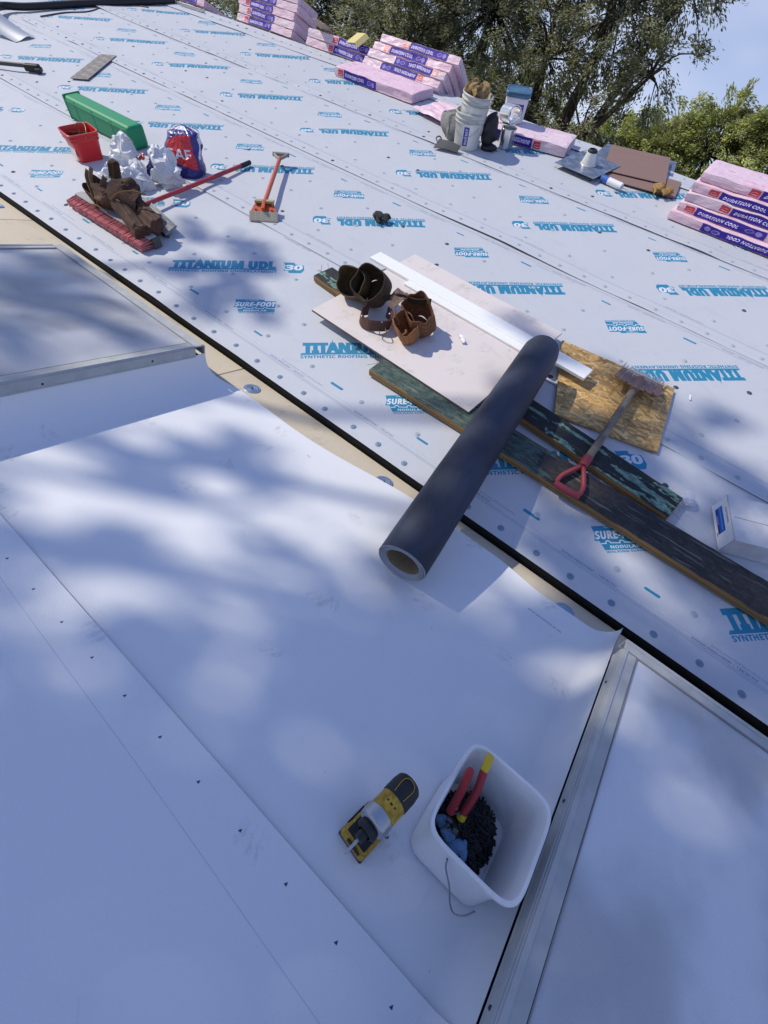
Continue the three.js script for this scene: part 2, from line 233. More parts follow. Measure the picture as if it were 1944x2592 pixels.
// ---------- pitched roof ----------
const pitched = structure('pitched_roof', 'pitched roof covered with printed grey underlayment courses');
const UW = 1.03, UP = 1.035;
const underlayTex = canvasTex(2048, 2038, (c, w, h) => {
  const k = w / UP; c.fillStyle = 'rgb(191,194,202)'; c.fillRect(0, 0, w, h); const r = rng(12);
  for (let i = 0; i < 5200; i++) { const d = r() < 0.5; c.fillStyle = d ? `rgba(165,165,182,${0.05 + r() * 0.10})` : `rgba(228,228,234,${0.08 + r() * 0.14})`; c.beginPath(); c.ellipse(r() * w, r() * h, 1 + r() * 8, 1 + r() * 4, r() * 3, 0, 7); c.fill(); }
  for (let i = 0; i < 34; i++) { c.fillStyle = `rgba(160,150,160,${0.02 + r() * 0.05})`; c.beginPath(); c.ellipse(r() * w, r() * h, 30 + r() * 130, 16 + r() * 50, r() * 3, 0, 7); c.fill(); }
  const teal = 'rgb(30,128,166)', at = (u, v, f) => { for (const du of [-UP, 0, UP]) { c.save(); c.translate((u + du) * k, h - v * k); c.rotate(-Math.PI / 4); f(); c.restore(); } };
  const fit = (txt, x, y, wd, ht, font, col, heavy = 0, slant = 0) => { c.save(); c.font = font.replace('@', '100px'); const m = c.measureText(txt); c.translate(x, y); c.transform(1, 0, slant, 1, 0, 0); c.scale(wd / m.width, ht / 73); c.fillStyle = col; c.fillText(txt, 0, 0); if (heavy) { c.lineWidth = heavy; c.strokeStyle = col; c.strokeText(txt, 0, 0); } c.restore(); };
  at(0.10, 0.255, () => { // long logo
    fit('TITANIUM UDL', 0, 0.024 * k, 0.568 * k, 0.068 * k, 'bold @ sans-serif', teal, 13);
    c.fillStyle = teal; c.beginPath(); c.moveTo(-0.016 * k, 0.043 * k); c.lineTo(-0.008 * k, 0.029 * k); c.lineTo(0.572 * k, 0.029 * k); c.lineTo(0.578 * k, 0.043 * k); c.fill();
    fit('SYNTHETIC ROOFING UNDERLAYMENT', -0.014 * k, 0.068 * k, 0.59 * k, 0.021 * k, 'bold @ sans-serif', teal, 4);
    c.fillStyle = teal; c.beginPath(); const X = 0.612 * k; [[0, -0.040], [0.062, -0.040], [0.064, -0.022], [0.115, -0.012], [0.117, 0.040], [0.100, 0.068], [0.032, 0.068], [0.026, 0.045], [0.0, 0.045], [0.012, 0.0]].forEach(([a, b], i) => (i ? c.lineTo(X + a * k, b * k) : c.moveTo(X + a * k, b * k))); c.fill();
    fit('30', X + 0.006 * k, 0.036 * k, 0.100 * k, 0.050 * k, 'bold @ sans-serif', 'rgb(214,216,224)', 5, -0.15);
  });
  at(0.10 + 0.535, 0.25, () => { // small badge
    c.fillStyle = teal; c.beginPath(); [[0, -0.052], [0.150, -0.052], [0.152, -0.040], [0.212, -0.040], [0.205, 0.052], [0.022, 0.052], [0.012, 0.012], [-0.006, 0.012], [0.004, -0.02]].forEach(([a, b], i) => (i ? c.lineTo(a * k, b * k) : c.moveTo(a * k, b * k))); c.fill();
    fit('PATENTED', 0.05 * k, -0.041 * k, 0.07 * k, 0.009 * k, 'bold @ sans-serif', 'rgb(190,205,216)');
    fit('SURE-FOOT', 0.0 * k, 0.004 * k, 0.205 * k, 0.034 * k, 'bold @ sans-serif', 'rgb(216,218,226)', 5, -0.18);
    c.strokeStyle = 'rgb(216,218,226)'; c.lineWidth = 0.0045 * k; c.beginPath(); c.moveTo(0.016 * k, 0.024 * k); for (let i = 0; i < 3; i++) { const x = (0.036 + i * 0.056) * k; c.lineTo(x, 0.024 * k); c.arc(x + 0.009 * k, 0.022 * k, 0.009 * k, Math.PI, 0); } c.lineTo(0.208 * k, 0.024 * k); c.stroke();
    fit('NODULAR', 0.045 * k, 0.046 * k, 0.12 * k, 0.013 * k, 'bold @ sans-serif', 'rgb(216,218,226)', 2);
    fit('WALKING SURFACE', 0.024 * k, 0.064 * k, 0.18 * k, 0.009 * k, 'bold @ sans-serif', teal, 2);
  });
  const line = (v, a, lw) => { c.strokeStyle = `rgba(62,92,128,${a})`; c.lineWidth = lw; c.beginPath(); for (let i = 0; i <= 64; i++) c.lineTo(i / 64 * w, h - v * k + 1.2 * Math.sin(i / 64 * Math.PI * 4)); c.stroke(); };
  for (const v of [0.100, 0.108, UW - 0.100, UW - 0.108]) line(v, 0.75, 2.8);
  line(0.126, 0.3, 2); line(UW - 0.05, 0.4, 2);
  c.fillStyle = 'rgba(52,84,124,0.8)'; c.font = `bold ${0.0105 * k}px sans-serif`;
  for (const [u, v] of [[0.02, 0.113], [0.56, 0.113], [0.3, UW - 0.121]]) c.fillText('ROOFING UNDERLAYMENT  |  1 800 567 9727', u * k, h - v * k);
  c.font = `${0.008 * k}px sans-serif`; c.fillText('SYNTHETIC UNDERLAYMENT NAIL AT CIRCLES  AVOID WALKING WHEN WET', 0.08 * k, h - 0.131 * k);
  for (let i = 0; i < 26000; i++) { c.fillStyle = `rgba(${200 + r() * 20},${204 + r() * 20},${212 + r() * 16},${0.10 + r() * 0.28})`; c.fillRect(r() * w, r() * h, 1 + r() * 2.4, 1 + r() * 2.4); }
  for (let i = 0; i < 16; i++) { const x = r() * w, y = r() * h, a = r() * 3.1; for (let j = 0; j < 60; j++) { c.save(); c.translate(x, y); c.rotate(a); c.fillStyle = `rgba(120,112,108,${0.02 + r() * 0.07})`; c.fillRect((r() - 0.5) * 190, (r() - 0.5) * 70, 4 + r() * 16, 2 + r() * 5); c.restore(); } }
  c.fillStyle = teal; c.beginPath(); c.roundRect(0.36 * k, h - 0.185 * k, 0.075 * k, 0.014 * k, 0.007 * k); c.fill(); c.beginPath(); c.roundRect(0.86 * k, h - 0.19 * k, 0.06 * k, 0.012 * k, 0.006 * k); c.fill();
});
const LE = [0, 0.905, 1.85, 2.78, 3.68], U0 = -13, U1 = 4;
const T0 = [-2.449, 0.304, 0.21, -0.64, 0.1]; // where the long logo starts in each course
{
  const mats = [1, 0.985, 1, 0.975, 0.99].map((k) => M(k, k, k * 1.0, 0.62, { map: underlayTex, bumpMap: rep(grainBump, 16), bumpScale: 0.0009 }));
  // deck, dark lower edge and the far slope
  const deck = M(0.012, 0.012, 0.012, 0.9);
  const place = (m, v, h) => { m.position.copy(roofPt(0, v, h)); m.quaternion.copy(roofQ); return m; };
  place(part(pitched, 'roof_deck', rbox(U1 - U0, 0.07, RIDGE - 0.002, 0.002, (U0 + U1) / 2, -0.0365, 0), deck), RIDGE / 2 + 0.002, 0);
  const far = part(pitched, 'far_slope', rbox(U1 - U0, 0.07, 4.2, 0.01, (U0 + U1) / 2, 0, 0), M(0.5, 0.5, 0.53, 0.8, { map: rep(blotch, 8) }));
  const rp = roofPt(0, RIDGE, 0); far.position.set(0, rp.y - 0.045 - 2.1 * PITCH / PK, rp.z - 2.1 / PK); far.rotation.x = -Math.atan(PITCH);
  const edgeTilt = [0, -0.010, -0.018, -0.018, -0.015];
  const wr = (u, v, i) => 0.0034 * fbm(u * 1.3 + i * 9, v * 2.6, i, 3) + 0.0030 * fbm(u * 5.2 + v * 2.0, v * 6.1 - u * 1.5, i + 11, 2) + 0.018 * Math.pow(Math.max(0, fbm(u * 0.8 + 5 * i, v * 1.6 + 3, 7 + i, 3)), 1.5) + 0.014 * Math.max(0, noise3(u * 3.1 - v * 2.2, v * 1.1 + u * 0.5, i + 3) - 0.45);
  const cap = lathe([[0, 0.0042], [0.003, 0.0040], [0.0034, 0.0016], [0.0065, 0.0018], [0.0068, 0.003], [0.0085, 0.003], [0.0088, 0.0016], [0.0112, 0.0015], [0.0135, 0.0002]], 14);
  const capMats = [M(0.20, 0.28, 0.38, 0.85), M(0.38, 0.43, 0.49, 0.85), M(0.06, 0.075, 0.10, 0.85)];
  const heightAt = (i, u, vl) => 0.002 + (i ? 0.0052 * (1 - sstep(0.09, 0.2, vl)) : 0) + Math.max(-0.001, wr(u, LE[i] + vl, i));
  for (let i = 0; i < 5; i++) {
    const flip = i > 0, top = Math.min(UW, RIDGE - LE[i]);
    const nv = Math.round(top / 0.035), nu = 440;
    const fn = (a, b) => { const u = mix(U0, U1, a), vl = b * top, v = LE[i] + vl + edgeTilt[i] * u * (i === 4 ? 0 : 1); const p = roofPt(u, Math.min(v, RIDGE), heightAt(i, u, vl)); return [p.x, p.y, p.z]; };
    const [f, bk] = slab(fn, nu, nv, 0.0008), t = f.attributes.uv;
    for (let n = 0; n < t.count; n++) { const u = mix(U0, U1, t.getX(n)), vl = t.getY(n) * top; flip ? t.setXY(n, (T0[i] - u) / UP + 0.10 / UP, 1 - vl / UW) : t.setXY(n, (u - T0[i]) / UP + 0.10 / UP, vl / UW); }
    const o = part(pitched, 'underlayment_sheet', [f, bk], mats[i]);
    const r = rng(40 + i); let n = 0;
    const nail = (u, vl, m) => { if (vl > top - 0.02 || n > 285) return; n++; const p = roofPt(u, LE[i] + vl + edgeTilt[i] * u, heightAt(i, u, vl) + 0.0004); const q = part(o, 'cap_nail', cap, capMats[m]); q.position.copy(p); q.quaternion.copy(roofQ); };
    const uMin = -3.2 - 1.5 * (i + 1), uMax = 1.0;
    for (let u = uMin; u < uMax; u += 0.152) nail(u + (r() - 0.5) * 0.02, 0.042 + (r() - 0.5) * 0.012, r() < 0.12 && i ? 2 : i ? 1 : 0);
    for (let u = uMin; u < uMax; u += 0.31) { nail(u + (r() - 0.5) * 0.05, 0.19 + (r() - 0.5) * 0.03, r() < 0.1 ? 2 : 1); nail(u + 0.1 + (r() - 0.5) * 0.12, 0.42 + (r() - 0.5) * 0.06, r() < 0.2 ? 2 : 1); nail(u + 0.05 + (r() - 0.5) * 0.12, 0.67 + (r() - 0.5) * 0.06, r() < 0.2 ? 2 : 1); }
  }
}
// ---------- trees ----------
const bark = M(0.10, 0.075, 0.055, 0.95, { map: rep(blotch, 3, 6), bumpMap: rep(crinkleTex, 2, 6), bumpScale: 0.01 });
function leafCloud(leaves) { // leaves: [pos, dir, len, wid, tint]
  const n = leaves.length, P = new Float32Array(n * 12 * 1.5), Nn = new Float32Array(n * 18), Cc = new Float32Array(n * 18); let k = 0;
  const pos = new Float32Array(n * 18), side = V3(0, 0, 0), up = V3(0, 0, 0), nn = V3(0, 0, 0);
  for (const [p, d, len, wid, c, s] of leaves) {
    side.set(s[0], s[1], s[2]).cross(d).normalize(); nn.copy(d).cross(side).normalize();
    const a = p, b = [p.x + d.x * len * 0.45 + side.x * wid, p.y + d.y * len * 0.45 + side.y * wid, p.z + d.z * len * 0.45 + side.z * wid], e = [p.x + d.x * len * 0.45 - side.x * wid, p.y + d.y * len * 0.45 - side.y * wid, p.z + d.z * len * 0.45 - side.z * wid], t = [p.x + d.x * len + nn.x * len * 0.12, p.y + d.y * len + nn.y * len * 0.12, p.z + d.z * len + nn.z * len * 0.12];
    pos.set([a.x, a.y, a.z, ...b, ...t, a.x, a.y, a.z, ...t, ...e], k);
    for (let i = 0; i < 6; i++) { Nn.set([-nn.x, -nn.y, -nn.z], k + i * 3); Cc.set(c, k + i * 3); }
    k += 18;
  }
  const g = new THREE.BufferGeometry(); g.setAttribute('position', new THREE.BufferAttribute(pos, 3)); g.setAttribute('normal', new THREE.BufferAttribute(Nn, 3)); g.setAttribute('color', new THREE.BufferAttribute(Cc, 3)); return g;
}
const leafMat = new THREE.MeshPhysicalMaterial({ color: C(1, 1, 1), vertexColors: true, roughness: 0.9, side: THREE.DoubleSide, transmission: 0.4, thickness: 0 });
function makeTree(o, { base, height, lobes, clumps, per, leaf, wid, spread, cols, droop = 0.3, seed, trunkR = 0.16, fill = 0.35 }) {
  const r = rng(seed), B = V3(...base), g = () => (r() + r() + r() - 1.5) / 1.5, wood = [], leaves = [];
  const fork = B.clone().add(V3(0.2 * g(), height * 0.35, 0.2 * g()));
  const taper = (pts, r0, r1, n = 10) => { const c = curve(pts), t = new THREE.TubeGeometry(c, n, 1, 7), p = t.attributes.position; for (let i = 0; i <= n; i++) { const q = c.getPoint(i / n), rr = mix(r0, r1, i / n); for (let j = 0; j <= 7; j++) { const id = i * 8 + j; p.setXYZ(id, q.x + (p.getX(id) - q.x) * rr, q.y + (p.getY(id) - q.y) * rr, q.z + (p.getZ(id) - q.z) * rr); } } return t; };
  wood.push(taper([[B.x, B.y - 0.1, B.z], [B.x + 0.1, mix(B.y, fork.y, 0.5), B.z - 0.06], [fork.x, fork.y, fork.z]], trunkR * 1.3, trunkR));
  for (const L of lobes) {
    const c = V3(L[0], L[1], L[2]), R = L[3], mid = fork.clone().lerp(c, 0.55).add(V3(0.3 * g(), 0.25, 0.3 * g()));
    wood.push(taper([[fork.x, fork.y, fork.z], [mid.x, mid.y, mid.z], [c.x, c.y, c.z]], trunkR * 0.65, 0.025, 12));
    const n = Math.round(clumps * R * R * (L[4] ?? 1));
    for (let i = 0; i < n; i++) {
      const d = V3(g(), g() * 0.9, g()).normalize(), rad = R * Math.pow(fill + (1 - fill) * r(), 0.6) * (0.75 + 0.4 * noise3(d.x * 2 + seed, d.y * 2, d.z * 2)), q = c.clone().addScaledVector(d, rad); q.y *= 1;
      if (i % 3 === 0) { const m2 = c.clone().lerp(q, 0.5).add(V3(0.1 * g(), 0.12, 0.1 * g())); wood.push(taper([[c.x, c.y, c.z], [m2.x, m2.y, m2.z], [q.x, q.y, q.z]], 0.02, 0.005, 5)); }
      const tone = r(), col = cols[Math.floor(r() * cols.length)], k = 0.7 + 0.6 * tone, ax = V3(d.x + 0.5 * g(), d.y * 0.5 - droop + 0.4 * g(), d.z + 0.5 * g()).normalize();
      for (let j = 0; j < per; j++) {
        const s = (r() - 0.3) * spread * 2.2, p = q.clone().addScaledVector(ax, s).add(V3(g(), g(), g()).multiplyScalar(spread)), ld = ax.clone().add(V3(g() * 0.8, g() * 0.8 - droop * 0.5, g() * 0.8)).normalize(), v = k * (0.8 + 0.4 * r());
        leaves.push([p, ld, leaf * (0.7 + 0.6 * r()), wid * (0.7 + 0.6 * r()), [col[0] * v, col[1] * v, col[2] * v], [g(), g() + 0.6, g()]]);
      }
    }
  }
  part(o, 'trunk', wood, bark); part(o, 'crown', [leafCloud(leaves)], leafMat);
  return o;
}
const olive = [[0.20, 0.21, 0.078], [0.24, 0.245, 0.095], [0.14, 0.15, 0.062], [0.30, 0.30, 0.14]], lime = [[0.42, 0.45, 0.11], [0.37, 0.41, 0.09], [0.48, 0.50, 0.16], [0.30, 0.33, 0.08]];
makeTree(thing('tree', 'dark olive tree behind the stacked bundles at upper left', 'tree', 'trees beyond the ridge'), { base: [-11.5, -3.4, -11.5], height: 6, lobes: [[-12.5, 1.6, -11.2, 2.0], [-10.6, 2.6, -11.8, 2.2], [-13.0, 3.2, -11.6, 1.8], [-9.6, 1.0, -11.0, 1.7]], clumps: 88, per: 90, leaf: 0.072, wid: 0.013, spread: 0.16, cols: olive, seed: 3 });
makeTree(thing('tree', 'tall dark olive tree behind the bucket with the blue lid', 'tree', 'trees beyond the ridge'), { base: [-6.6, -3.4, -10.8], height: 7, lobes: [[-8.0, 1.7, -10.6, 1.9], [-6.6, 2.9, -11.4, 2.0], [-7.6, 3.6, -10.8, 1.7], [-5.6, 1.2, -10.4, 1.3]], clumps: 88, per: 90, leaf: 0.072, wid: 0.013, spread: 0.16, cols: olive, seed: 8 });
makeTree(thing('tree', 'tall loose tree with sky showing through, right of the blue lidded bucket', 'tree', 'trees beyond the ridge'), { base: [-4.2, -3.4, -10.6], height: 8, lobes: [[-4.9, 2.4, -10.8, 1.35], [-3.9, 3.0, -10.6, 1.35], [-4.3, 4.2, -10.9, 1.6], [-5.2, 3.6, -11.0, 1.3], [-3.6, 1.6, -10.4, 1.0], [-2.95, 2.5, -10.6, 0.85], [-3.05, 3.5, -10.8, 0.95], [-4.6, 1.0, -10.2, 1.2]], clumps: 56, per: 84, leaf: 0.072, wid: 0.0125, spread: 0.15, cols: olive, seed: 15, fill: 0.15 });
makeTree(thing('tree', 'bright yellow green tree at the right edge under the sky', 'tree', 'trees beyond the ridge'), { base: [-2.1, -3.4, -20], height: 6, lobes: [[-4.3, 1.65, -19.4, 1.65], [-2.8, 2.5, -20, 1.85], [-1.25, 3.0, -20.3, 1.95], [0.4, 3.1, -19.7, 2.1], [-5.6, 1.5, -19.5, 1.7], [-4.4, 2.2, -20.2, 1.6]], clumps: 96, per: 84, leaf: 0.10, wid: 0.021, spread: 0.17, cols: lime, seed: 22, fill: 0.5 });
makeTree(thing('tree', 'lower yellow green tree between the dark trees and the bright one', 'tree', 'trees beyond the ridge'), { base: [-4.9, -3.4, -19.0], height: 5, lobes: [[-5.3, 0.5, -18.9, 2.0], [-3.8, 1.1, -19.3, 1.9], [-7.6, 0.6, -19, 2.1]], clumps: 72, per: 84, leaf: 0.10, wid: 0.021, spread: 0.16, cols: lime.slice(0, 2).concat(olive.slice(3)), seed: 29, fill: 0.5 });
const SHADE = [ // across, along, toward the sun, radius, density
  [0.1, -0.3, 0, 1.0, 1.2], [0.5, -0.7, 0.3, 0.8, 1], [0.1, -1.4, -0.3, 1.0, 1.1], [-0.7, -0.2, 0.2, 1.1, 1], [-0.6, -1.3, 0.2, 1.0, 1], [0.4, 0.5, -0.2, 0.8, 1.2], [-0.4, 0.9, 0.3, 1.0, 1.25], [1.2, -1.3, 0, 0.8, 1], [1.8, -1.4, 0.3, 0.55, 0.8],
  [2.7, 0.35, 0, 0.42, 1.0], [2.2, -1.25, -0.2, 0.48, 0.7], [1.75, 0.55, 0.2, 0.5, 0.7], [1.15, -0.1, 0.1, 0.5, 0.42], [0.95, -0.75, -0.2, 0.5, 0.5], [0.9, 0.35, 0.2, 0.42, 0.6]];
[['small sunlit tree far behind the cascading bundles', -17.5, -17.0, 51], ['small sunlit tree far behind the stacked white buckets', -12.5, -17.5, 52], ['small sunlit tree far behind the brown shingle sheets', -8.6, -17.0, 53], ['small sunlit tree far behind the tall stack at upper left', -22.5, -17.0, 54]].forEach(([n, x, z, sd]) => makeTree(thing('tree', n, 'tree', 'trees beyond the ridge'), { base: [x, -3.4, z], height: 5, lobes: [[x - 1.5, 0.6, z, 1.9], [x + 1.3, 0.9, z - 0.4, 1.9], [x, 2.0, z + 0.3, 1.6]], clumps: 52, per: 70, leaf: 0.105, wid: 0.022, spread: 0.2, cols: olive.slice(0, 2).concat(lime.slice(3)), seed: sd, fill: 0.45 }));
// the tree behind the photographer whose shade dapples the foreground
{
  const c0 = V3(-0.55, 0, 0.45).addScaledVector(SUN, 12.5), L = [];
  const e1 = V3(-SUN.z, 0, SUN.x).normalize(), e2 = SUN.clone().cross(e1).normalize();
  for (const [a, b, d, R, k] of SHADE) { const p = c0.clone().addScaledVector(e1, a).addScaledVector(e2, b).addScaledVector(SUN, d); L.push([p.x, p.y, p.z, R, k]); }
  makeTree(thing('tree', 'tall broadleaf tree behind the camera that shades the foreground', 'tree'), { base: [c0.x - 0.3, -3.4, c0.z + 0.5], height: 9, lobes: L, clumps: 80, per: 46, leaf: 0.085, wid: 0.025, spread: 0.10, cols: olive, seed: 41, trunkR: 0.085, fill: 0.1 });
}
// ---------- things on the white membrane ----------
// dark roll of membrane
{
  const A = V3(-0.283, 0.092, -0.900), B = roofPt(-0.492, 0.905, 0.139), ax = B.clone().sub(A), Lr = ax.length(), R = 0.082;
  const o = thing('membrane_roll', 'dark blue grey roll of roofing membrane lying across the roof edge', 'roll');
  o.position.copy(A); o.quaternion.setFromUnitVectors(V3(0, 0, -1), ax.clone().normalize());
  const dark = M(0.027, 0.037, 0.074, 0.6, { bumpMap: rep(grainBump, 6), bumpScale: 0.0006, map: rep(blotch, 1.5) });
  const shell = surf((u, v) => { const a = u * Math.PI * 2.0 - 1.2, w = 0.0016 * noise3(Math.cos(u * 6.283) * 1.5, Math.sin(u * 6.283) * 1.5, v * 4) + 0.0008 * noise3(v * 14, 2, 4), r = R + w + 0.002 * u - Math.max(0, v - 0.965) / 0.035 * 0.008 * Math.max(0, v - 0.965) / 0.035; return [r * Math.cos(a), r * Math.sin(a), -v * Lr + 0.004 * Math.sin(a * 1)]; }, 72, 40);
  part(o, 'outer_wrap', [shell, xf(new THREE.RingGeometry(0.056, R - 0.006, 48), 0, 0, -Lr + 0.004, 0, Math.PI, 0)], dark);
  const turns = []; for (let k = 0; k < 9; k++) { const r0 = 0.0592 + k * 0.0025; turns.push(xf(lathe([[r0, -0.01], [r0, 0.0016 * (k % 3) + 0.001 * Math.sin(k * 5)], [r0 + 0.0019, 0.0016 * (k % 3) + 0.001 * Math.sin(k * 5)], [r0 + 0.0019, -0.01]], 56), 0, 0, 0.0, Math.PI / 2)); }
  part(o, 'wound_edge', turns, M(0.46, 0.48, 0.52, 0.7), 'pale layered edge of the wound sheet');
  part(o, 'core_tube', [xf(new THREE.CylinderGeometry(0.0555, 0.0555, Lr - 0.05, 40, 1, true), 0, 0, -Lr / 2 + 0.02, Math.PI / 2), xf(new THREE.RingGeometry(0.0555, 0.0592, 40), 0, 0, -0.006)], M(0.36, 0.26, 0.15, 0.85, { map: rep(grain, 4) }), 'brown cardboard core');
}
// white pail with fasteners, snips and gloves
const pailC = [0.230, -0.455];
{
  const o = onFlat(thing('pail', 'square white plastic pail half full of black fasteners', 'pail'), pailC[0], pailC[1], 0.0105, 0); o.scale.set(0.97, 1, 0.97);
  const sq = (hw, hd, r, t) => { const a = t * Math.PI * 2, c = Math.cos(a), s = Math.sin(a), n = 6; const q = Math.pow(Math.pow(Math.abs(c), n) + Math.pow(Math.abs(s), n), -1 / n); return [hw * c * q, hd * s * q]; };
  const H = 0.165, wall = [[0.001, 0, 0.02], [0.001, 0.0, 0.9], [0, 0.006, 1], [H * 0.5, 0, 1.05], [H * 0.84, 0, 1.09], [H * 0.86, 0.004, 1.09], [H * 0.93, 0.0045, 1.1], [H * 0.94, 0.0100, 1.1], [H, 0.0105, 1.1], [H + 0.002, 0.0085, 1.1], [H, 0.003, 1.1], [H * 0.8, -0.0035, 1.085], [0.010, -0.004, 0.985], [0.004, -0.010, 0.95], [0.004, 0, 0.02]];
  const g = surf((u, v) => { const t = v * (wall.length - 1), i = Math.min(wall.length - 2, Math.floor(t)), f = t - i, a = wall[i], b = wall[i + 1], y = mix(a[0], b[0], f), off = mix(a[1], b[1], f), sc = mix(a[2], b[2], f); const [x, z] = sq(0.083 * sc + off, 0.090 * sc + off, 0, u); return [x, y, z]; }, 96, 70);
  part(o, 'body', g, MP(0.80, 0.80, 0.80, 0.38, { transmission: 0.0, clearcoat: 0.1, bumpMap: rep(grainBump, 6), bumpScale: 0.0004 }));
  part(o, 'bail_handle', tube([[-0.03, 0.125, 0.103], [-0.02, 0.10, 0.106], [0.012, 0.055, 0.111], [0.035, 0.022, 0.121], [0.048, 0.016, 0.125], [0.062, 0.024, 0.120], [0.068, 0.06, 0.111]], 0.0017, 40, 6), M(0.35, 0.36, 0.38, 0.35, { metalness: 0.8 }));
  // fasteners: loose black pieces, past counting
  const r = rng(61), gs = [], one = new THREE.BoxGeometry(0.0034, 0.0034, 0.026);
  for (let i = 0; i < 2200; i++) { const a = r() * 6.283, q = Math.sqrt(r()), x = -0.008 + q * 0.062 * Math.cos(a), z = 0.008 + q * 0.068 * Math.sin(a), top = 0.050 + 0.022 * Math.exp(-((x + 0.01) ** 2 + z * z) / 0.003) + 0.012 * noise3(x * 40, z * 40, 3) - 0.026 * sstep(0.015, 0.055, x); gs.push(xf(one.clone(), x, Math.max(0.012, top - r() * 0.012), z, (r() - 0.5) * 1.2, r() * 6.3, (r() - 0.5) * 1.0)); }
  gs.push(surf((u, v) => { const a = u * 6.2832, q = v; const x = -0.014 + q * 0.064 * Math.cos(a), z = 0.008 + q * 0.074 * Math.sin(a); return [x, 0.046 * (1 - q * q * 0.5) - 0.02 * sstep(0.015, 0.055, x) - 0.004, z]; }, 40, 12));
  const f = single('fastener_pile', 'black roofing fasteners heaped in the white pail', 'fasteners', gs, M(0.004, 0.004, 0.005, 0.6)); f.userData.kind = 'stuff'; f.position.set(pailC[0], 0.0105, pailC[1]);
  // tin snips
  const s = thing('tin_snips', 'pair of tin snips with red and yellow handles standing in the white pail', 'snips'); s.position.set(pailC[0], 0.0105, pailC[1]);
  const red = M(0.34, 0.022, 0.028, 0.45), yel = M(0.62, 0.44, 0.02, 0.45), steel = M(0.12, 0.12, 0.13, 0.4, { metalness: 0.8 });
  const hilt = (pts, rr, flat) => { const t = tube(pts, rr, 30, 12); return t; };
  part(s, 'handle', [hilt([[-0.058, 0.098, 0.022], [-0.066, 0.140, -0.006], [-0.077, 0.185, -0.026]], 0.0085), xf(new THREE.SphereGeometry(0.0086, 12, 8), -0.077, 0.185, -0.026), rbox(0.016, 0.020, 0.012, 0.004, -0.0585, 0.108, 0.014)], red, 'red grip');
  part(s, 'handle', [hilt([[-0.034, 0.090, 0.005], [-0.038, 0.128, -0.030], [-0.050, 0.160, -0.062]], 0.0082)], red, 'red and yellow grip');
  part(s, 'grip_tip', [hilt([[-0.050, 0.160, -0.062], [-0.053, 0.170, -0.074], [-0.056, 0.177, -0.082]], 0.0085), xf(new THREE.SphereGeometry(0.0085, 12, 8), -0.056, 0.177, -0.082)], yel); part(s, 'grip_collar', hilt([[-0.032, 0.083, 0.010], [-0.0345, 0.093, 0.002]], 0.0092), yel);
  part(s, 'jaw', [rbox(0.012, 0.058, 0.010, 0.002, -0.036, 0.074, 0.024, 0.7, 0.2, 0), rbox(0.008, 0.03, 0.016, 0.002, -0.044, 0.068, 0.032, 0.7, -0.3, 0.1), cyl(0.007, 0.007, 0.016, 12, -0.045, 0.072, 0.024, 0, 0, Math.PI / 2), tube([[-0.05, 0.095, 0.018], [-0.043, 0.099, 0.012], [-0.036, 0.094, 0.008]], 0.0018, 10, 5)], steel);
  const gl = single('work_glove', 'blue work glove stuffed into the near corner of the white pail', 'glove', [0, 1, 2, 3, 4].map((i) => crumple(xf(new THREE.SphereGeometry(1, 20, 14), -0.048 + 0.0125 * i, 0.056 + 0.004 * (i % 2), 0.030 + 0.0068 * i, 0.3 * i, i, 0.4, [0.0165, 0.024, 0.0135]), 0.012, 60, i)), M(0.13, 0.26, 0.42, 0.8, { bumpMap: rep(crinkleTex, 2), bumpScale: 0.002 }));
  gl.position.set(pailC[0], 0.0105, pailC[1]);
}
